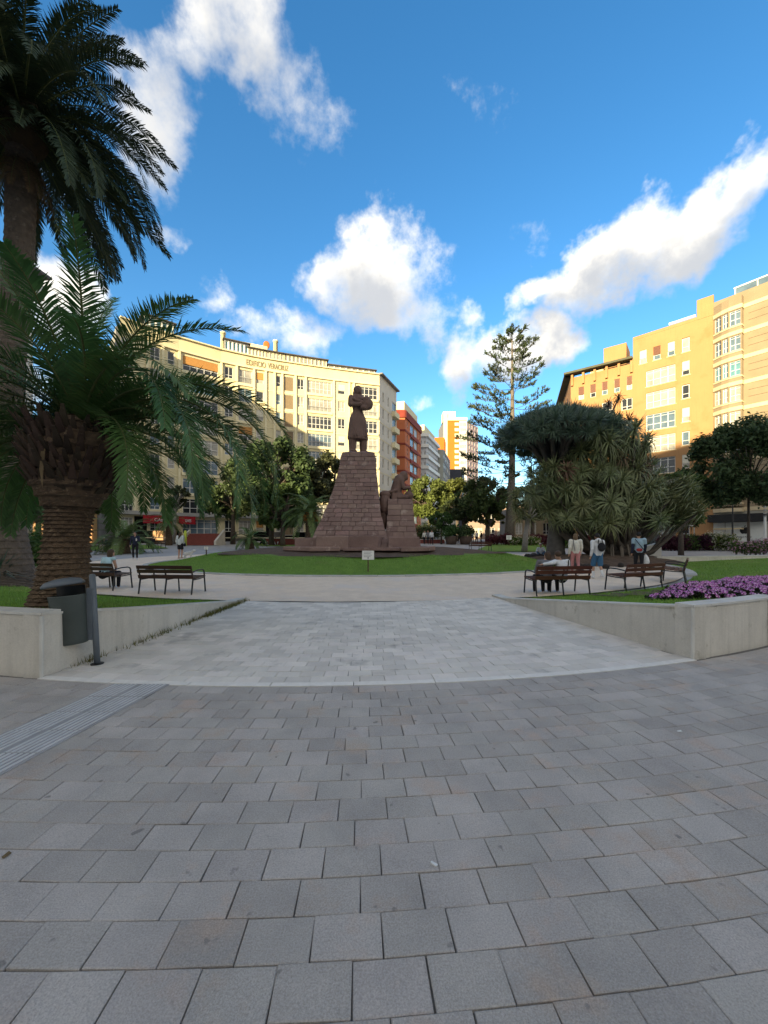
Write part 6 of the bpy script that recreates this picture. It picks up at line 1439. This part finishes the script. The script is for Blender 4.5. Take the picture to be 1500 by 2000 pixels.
def person(label, loc, rz, kind, s, h=1.70, k={}, vox=.016, cat='person', group=None):
    o = thing('person', label, cat, loc, rz, group); f = h/1.70; J = pose_of(kind, k)
    V = lambda p: Vector(p)*f; r = lambda x: x*f; sk = s.get('skin', m_skin)
    hd = V(J['head']); nk = V(J['neck']); ch = V(J['chest']); pe = V(J['pel'])
    body = [('e', hd, (r(.075), r(.095), r(.115))), ('e', hd+V((0, .085, -.01)), (r(.014), r(.022), r(.022))), ('e', hd+V((0, .05, -.075)), (r(.045), r(.045), r(.035))), ('e', hd+V((-.078, 0, -.01)), (r(.012), r(.02), r(.03))), ('e', hd+V((.078, 0, -.01)), (r(.012), r(.02), r(.03))),
            ('c', nk-V((0, 0, .03)), r(.052), hd-V((0, .01, .07)), r(.048)), ('c', pe, r(.12), ch, r(.125)), ('c', ch, r(.12), nk-V((0, 0, .06)), r(.07))]
    for i in (0, 1):
        sg = -1 if i == 0 else 1; sh, el, wr = V(J['sh'][i]), V(J['el'][i]), V(J['wr'][i]); hp, kn, an = V(J['hip'][i]), V(J['kn'][i]), V(J['an'][i])
        body += [('c', sh, r(.048), el, r(.038)), ('c', el, r(.037), wr, r(.026)), ('c', hp, r(.082), kn, r(.054)), ('c', kn, r(.054), kn.lerp(an, .35), r(.054)), ('c', kn.lerp(an, .35), r(.052), an, r(.036)), ('c', an-V((0, .04, .045)), r(.036), an+V((0, .13, -.05)), r(.03))]
        d = (wr-el).normalized(); side = d.cross(Vector((0, 0, 1))); side = side.normalized() if side.length > .2 else Vector((0, 1, 0)); pn = d.cross(side)
        pm = wr+d*r(.05); body.append(('c', wr+d*r(.02), r(.026), pm+d*r(.025), r(.030)))
        for q in range(4):
            b0 = pm+d*r(.04)+side*r(.018*(q-1.5)); b1 = b0+d*r((.035, .04, .038, .028)[q]); b2 = b1+(d*.8+pn*.5*sg)*r(.028); body += [('c', b0, r(.0095), b1, r(.009)), ('c', b1, r(.009), b2, r(.008))]
        t0 = wr+d*r(.035)+side*r(.026); body.append(('c', t0, r(.011), t0+(d*.7+side*.6)*r(.05), r(.009)))
    fuse('body', body, sk, o, vox, 1)
    tp = [('c', pe+V((0, 0, .02)), r(.138), ch-V((0, 0, .05)), r(.138)), ('e', ch, (r(.178), r(.125), r(.19))), ('c', V(J['sh'][0]), r(.062), V(J['sh'][1]), r(.062))]
    sl = s.get('sleeve', 1.0)
    for i in (0, 1):
        sh, el, wr = V(J['sh'][i]), V(J['el'][i]), V(J['wr'][i]); fat = s.get('loose', 0)
        if sl > 0: tp.append(('c', sh, r(.064+fat), sh.lerp(el, min(1, sl*2)), r(.052+fat)))
        if sl > .5: tp.append(('c', el, r(.050+fat), el.lerp(wr, (sl-.5)*1.9), r(.040+fat*.6)))
    if s.get('hood'): tp.append(('e', nk+V((0, -.08, .0)), (r(.12), r(.08), r(.09))))
    if s.get('loose'): tp.append(('c', pe+V((0, 0, .02)), r(.16), ch, r(.165)))
    fuse('top', tp, s['top'], o, vox, 1)
    bt = [('c', V(J['hip'][0]), r(.105), V(J['hip'][1]), r(.105)), ('c', pe-V((0, .02, .02)), r(.125), pe+V((0, 0, .05)), r(.13))]; bl = s.get('blen', 1.0)
    for i in (0, 1):
        hp, kn, an = V(J['hip'][i]), V(J['kn'][i]), V(J['an'][i]); fat = s.get('bfat', 0)
        bt.append(('c', hp, r(.098), hp.lerp(kn, min(1, bl*2)), r(.068+fat)))
        if bl > .5: bt.append(('c', kn, r(.066+fat), kn.lerp(an, (bl-.5)*1.85), r(.050+fat)))
    fuse('bottoms', bt, s['bot'], o, vox, 1)
    for i in (0, 1):
        an = V(J['an'][i]); shp = [('c', an+V((0, -.045, -.045)), r(.042), an+V((0, .14, -.052)), r(.036))]
        if s.get('sock'): fuse('sock', [('c', an+V((0, -.01, .0)), r(.043), an.lerp(V(J['kn'][i]), .42), r(.052))], s['sock'], o, vox, 0)
        fuse('shoe', shp, s['shoe'], o, vox, 0)
    hl = s.get('hairlen', 'short'); hr = [('e', hd+V((0, -.018, .03)), (r(.088), r(.098), r(.10)))]
    if hl in ('bob', 'long'): hr += [('e', hd+V((0, -.055, -.05)), (r(.095), r(.065), r(.12)))]
    if hl == 'long': hr += [('c', hd+V((0, -.07, -.06)), r(.08), nk+V((0, -.12, -.16)), r(.06))]
    hm = mat('hair_'+s['hair'], HAIRC[s['hair']], tuple(x*.7 for x in HAIRC[s['hair']]), 14, .6, .5, 60); fuse('hair', hr, hm, o, vox, 0)
    if s.get('face'):
        b = MB(); 
        for x in (-.03, .03): b.ell(hd+V((x, .086, .012)), (r(.012), r(.008), r(.008)), 8, 6)
        b.build('eyes', m_iron, o); b = MB(); b.ell(hd+V((0, .088, -.05)), (r(.022), r(.008), r(.006)), 8, 6); b.build('mouth', mat('lips', (.3,.1,.09)), o)
    o['f'] = f; return o, J, f
WHT = cloth('white', (.70,.71,.72)); BLK = cloth('black', (.016,.016,.02)); NVY = cloth('navy', (.02,.025,.05)); CRM = cloth('cream', (.66,.64,.56)); PNK = cloth('pink', (.50,.22,.22)); DNM = cloth('denim', (.10,.16,.24)); BLU = cloth('light_blue', (.30,.42,.50)); TAN = cloth('beige', (.40,.35,.26)); GRY = cloth('grey', (.16,.16,.17)); TEAL = cloth('blue_shorts', (.05,.14,.26)); SHW = cloth('shoe_white', (.7,.7,.7)); SHB = cloth('shoe_black', (.02,.02,.02)); RED = cloth('red', (.35,.04,.04))
def gp(u, v, dz=0): p = G(u, v); p.z += dz; return p
# --- right: the walkers
o, J, f = person('boy in white hoodie and blue shorts carrying a black backpack', gp(1167, 1130), R(-4), 'walk', dict(top=WHT, bot=TEAL, blen=.46, bfat=.03, shoe=SHW, sock=WHT, hair='dark', hood=1, loose=.012, skin=m_skin), 1.66, vox=.013, k={'stride': .22})
fuse('backpack', [('e', Vector((.05, -.20, 1.16)), (.14, .085, .17)), ('e', Vector((.05, -.26, 1.10)), (.10, .05, .09))], BLK, o, .016); b = MB(); b.tube([(.12, -.15, 1.30), (.14, -.02, 1.45), (.13, .12, 1.32)], .018, 6); b.tube([(-.05, -.16, 1.28), (-.02, -.13, 1.42), (-.10, -.05, 1.46)], .018, 6); b.build('backpack_strap', BLK, o)
o, J, f = person('woman in loose cream blouse and pink trousers walking beside the boy', gp(1124, 1121), R(-12), 'walk', dict(top=CRM, bot=PNK, shoe=SHW, hair='fair', hairlen='bob', loose=.025), 1.64, vox=.013, k={'stride': .2}); b = MB(); b.tube([(-.12, -.14, 1.40), (-.10, -.17, 1.15), (-.06, -.16, .95)], .016, 6); b.build('bag_strap', GRY, o)
o, J, f = person('person in blue vest over dark sleeves walking with a white bag', gp(1248, 1121), R(-20), 'walk', dict(top=BLU, bot=BLK, shoe=SHB, hair='dark', loose=.02, sleeve=.25), 1.70, vox=.013, k={'stride': .16})
for i in (0, 1):
    sh, el, wr = [Vector(J[q][i])*f for q in ('sh', 'el', 'wr')]; fuse('sleeve', [('c', sh.lerp(el, .25), .066, el, .058), ('c', el, .057, wr, .044)], NVY, o, .014, 1); fuse('white_stripe', [('c', sh.lerp(el, .05), .070, sh.lerp(el, .32), .068)], WHT, o, .014, 0)
b = MB(); b.tube([(-.16, -.10, 1.42), (-.02, -.165, 1.2), (.14, -.15, .98)], .014, 6); b.build('cross_strap', BLK, o); fuse('waist_pouch', [('e', Vector((-.02, -.15, .98)), (.12, .05, .07))], RED, o, .016)
wp = Vector(J['wr'][1])*f; fuse('carrier_bag', [('l', [(.05, .34), (.11, .38), (.14, .5), (.11, .66), (.03, .80)], (wp.x+.03, wp.y), (1, .6))], WHT, o, .018)
# couple on the right bench
def seat(P, rz, dx, label, s, k={}, h=1.68, dy=-.06, vox=.014, dz=-.045):
    M = Matrix.Rotation(rz, 3, 'Z'); q = P+M@Vector((dx, dy, 0)); return person(label, (q.x, q.y, q.z+dz), rz, 'sit', s, h, k, vox)
o, J, f = seat(PBR, R(8), .10, 'seated person in white jacket with black strap leaning on the bench', dict(top=WHT, bot=BLK, shoe=SHW, hair='brown', hairlen='short', loose=.01), {'lean': .02, 'hx': -.08, 'set': {'el': {0: (-.42, -.16, .93)}, 'wr': {0: (-.62, -.14, .90)}}})
b = MB(); b.tube([(.12, -.13, 1.0), (.10, -.16, .9), (.06, -.16, .7)], .014, 6); b.build('bag_strap', BLK, o)
seat(PBR, R(8), -.34, 'dark haired person nestling against the one in the white jacket', dict(top=GRY, bot=BLK, shoe=SHW, hair='brown', hairlen='bob'), {'lean': .10, 'hx': .12, 'hz': -.02})
# --- left group
o, J, f = seat(PBL, R(-12), .18, 'seated person with brown hair in a pale blue vest', dict(top=cloth('aqua', (.42,.60,.63)), bot=BLK, shoe=SHW, hair='brown', hairlen='bob', sleeve=0.0), {'lean': .16})
o, J, f = person('standing woman in black with white shoes holding a cup', gp(264, 1092), R(200), 'stand', dict(top=NVY, bot=BLK, shoe=SHW, hair='dark', hairlen='long', face=1), 1.68, vox=.015, k={'set': {'el': {0: (-.24, .10, 1.12)}, 'wr': {0: (-.18, .32, 1.18)}}})
fuse('paper_cup', [('c', Vector((-.15, .42, 1.14)), .03, Vector((-.15, .42, 1.24)), .036)], WHT, o, .012, 0)
o, J, f = person('woman in white jumper and black shorts with a black handbag', gp(352, 1091), R(-10), 'stand', dict(top=cloth('off_white', (.60,.64,.64)), bot=BLK, blen=.30, bfat=.035, shoe=cloth('sandal', (.4,.3,.22)), hair='brown', hairlen='long', loose=.02), 1.68, vox=.015)
fuse('handbag', [('e', Vector((.30, .02, .86)), (.05, .13, .10))], BLK, o, .016); b = MB(); b.tube([(.24, -.02, 1.42), (.31, -.05, 1.1), (.31, -.06, .92)], .012, 6); b.tube([(.24, .03, 1.42), (.31, .08, 1.1), (.31, .09, .92)], .012, 6); b.build('bag_handle', BLK, o)
seat(PBO, R(176), -.32, 'white haired man in dark jacket and beige trousers on a bench', dict(top=NVY, bot=TAN, shoe=SHB, hair='white', face=1), {'lean': .10}, vox=.018)
seat(PBK, R(172), .40, 'person in black sitting with one knee raised', dict(top=BLK, bot=BLK, shoe=SHB, hair='dark', face=1), {'lean': -.02, 'set': {'kn': {0: (-.10, .40, .72)}, 'an': {0: (.0, .50, .42)}}}, vox=.018)
# white dog by the woman in shorts
dg_ = thing('dog', 'fluffy white dog standing beside the woman in shorts', 'dog', gp(368, 1090), R(12)); m_fur = mat('white_fur', (.68,.67,.64), (.52,.51,.48), 20, .95, .9, 50)
fuse('body', [('e', (-.05, 0, .30), (.24, .12, .13)), ('e', (.10, 0, .31), (.15, .125, .15)), ('c', (.18, 0, .36), .09, (.28, 0, .46), .075), ('e', (.32, 0, .48), (.095, .085, .085)), ('e', (.42, 0, .455), (.055, .042, .038)), ('e', (.29, .075, .50), (.03, .022, .06)), ('e', (.29, -.075, .50), (.03, .022, .06)), ('c', (-.27, 0, .36), .04, (-.36, 0, .50), .05)]
     + sum(([('c', (.15, y, .26), .05, (.16, y, .14), .036), ('c', (.16, y, .14), .034, (.15, y, .03), .032), ('e', (.17, y, .022), (.045, .035, .022)), ('c', (-.18, y, .27), .07, (-.13, y, .20), .05), ('c', (-.13, y, .20), .045, (-.23, y, .12), .034), ('c', (-.23, y, .12), .033, (-.21, y, .03), .03), ('e', (-.19, y, .022), (.045, .035, .022))] for y in (-.075, .075)), []), m_fur, dg_, .016, 1)
b = MB(); b.ell((.475, 0, .465), (.014, .014, .012), 8, 6); b.ell((.38, .035, .50), (.01, .01, .01), 8, 6); b.ell((.38, -.035, .50), (.01, .01, .01), 8, 6); b.build('nose_and_eyes', m_iron, dg_)
# --- far figures
FAR = [('man in white shirt standing with two others by the traffic sign', 843, 1064, 195, dict(top=WHT, bot=BLK, shoe=SHB, hair='dark', face=1)), ('person in grey standing in the middle of the three by the sign', 836, 1064, 170, dict(top=GRY, bot=BLK, shoe=SHB, hair='dark')), ('person in pale top and dark trousers left of the three by the sign', 829, 1063, 150, dict(top=CRM, bot=BLK, shoe=SHB, hair='brown', hairlen='long')),
       ('person in white shirt walking beyond the planter pots', 931, 1062, 20, dict(top=WHT, bot=NVY, shoe=SHB, hair='dark')), ('person in pale blue shirt beyond the planter pots', 923, 1062, 160, dict(top=BLU, bot=GRY, shoe=SHB, hair='brown')), ('person in black coat under the dark trees', 940, 1061, 90, dict(top=BLK, bot=BLK, shoe=SHB, hair='dark')), ('person in brown standing behind the planter pots', 897, 1060, 10, dict(top=TAN, bot=BLK, shoe=SHB, hair='fair')),
       ('person in white shirt between the two palm trunks', 88, 1066, 170, dict(top=WHT, bot=NVY, shoe=SHB, hair='dark'))]
for lab, u, v, a, s in FAR: person(lab, gp(u, v), R(a), 'walk', s, random.uniform(1.64, 1.78), vox=.024, k={'stride': .15})
GRD = {'set': {'pel': (0, 0, .14), 'chest': (0, .04, .46), 'neck': (0, .06, .64), 'head': (0, .09, .78), 'hip': {0: (-.09, .02, .13), 1: (.09, .02, .13)}, 'sh': {0: (-.185, .05, .60), 1: (.185, .05, .60)}, 'kn': {0: (-.22, .36, .36), 1: (.22, .36, .34)}, 'an': {0: (-.12, .48, .085), 1: (.12, .50, .085)}, 'el': {0: (-.27, .15, .38), 1: (.27, .15, .38)}, 'wr': {0: (-.18, .36, .40), 1: (.18, .36, .40)}}}
for lab, u, v, a, s in (('person in white hat and dark top sitting on the grass', 516, 1064, 120, dict(top=BLK, bot=BLK, shoe=SHB, hair='white')), ('person in white sitting on the grass next to the white hat', 529, 1064, 150, dict(top=WHT, bot=GRY, shoe=SHW, hair='fair')), ('person in pale dress sitting on the grass by the wall', 538, 1064, 210, dict(top=CRM, bot=WHT, shoe=SHW, hair='brown', hairlen='bob')), ('person with striped pale shirt sitting against the red wall', 556, 1062, 170, dict(top=WHT, bot=BLK, shoe=SHW, hair='dark'))):
    person(lab, gp(u, v), R(a), 'sit', s, 1.68, GRD, vox=.022)
person('person in blue jeans sitting on the soil edge by the dragon tree', gp(1056, 1087, -.02), R(160), 'sit', dict(top=WHT, bot=DNM, shoe=SHW, hair='brown', face=1), 1.66, GRD, vox=.018)
person('person in jeans seated at the edge of the flowering shrub', gp(1497, 1084, .30), R(100), 'sit', dict(top=NVY, bot=DNM, shoe=SHB, hair='dark'), 1.68, GRD, vox=.02)
settle()
# fallen litter on the slabs: a few scraps
m_scrap = mat('paper_scrap', (.7,.7,.68)); 
for i, (u, v, lab) in enumerate(((1327, 1430, 'small white paper scrap on the slabs by the right wall'), (12, 1673, 'dry curled leaf lying on the slabs near the tactile strip'), (848, 1690, 'pale dried gum spot on the grey slabs'))):
    p = G(u, v); b = MB(); w = .018; b.v = [(-w, -w*.4, .006), (w, -w*.5, .008), (w*.9, w*.4, .014), (-w*.8, w*.5, .007), (-w, -w*.4, .003), (w, -w*.5, .003), (w*.9, w*.4, .003), (-w*.8, w*.5, .003)]
    for q in ((0, 1, 2, 3), (7, 6, 5, 4), (0, 4, 5, 1), (1, 5, 6, 2), (2, 6, 7, 3), (3, 7, 4, 0)): b.face(*q)
    o = b.build('litter', m_scrap if i != 1 else m_dead); o.location = (p.x, p.y, 0.002); o.rotation_euler = (0, 0, i*1.3); tag(o, lab, 'litter')
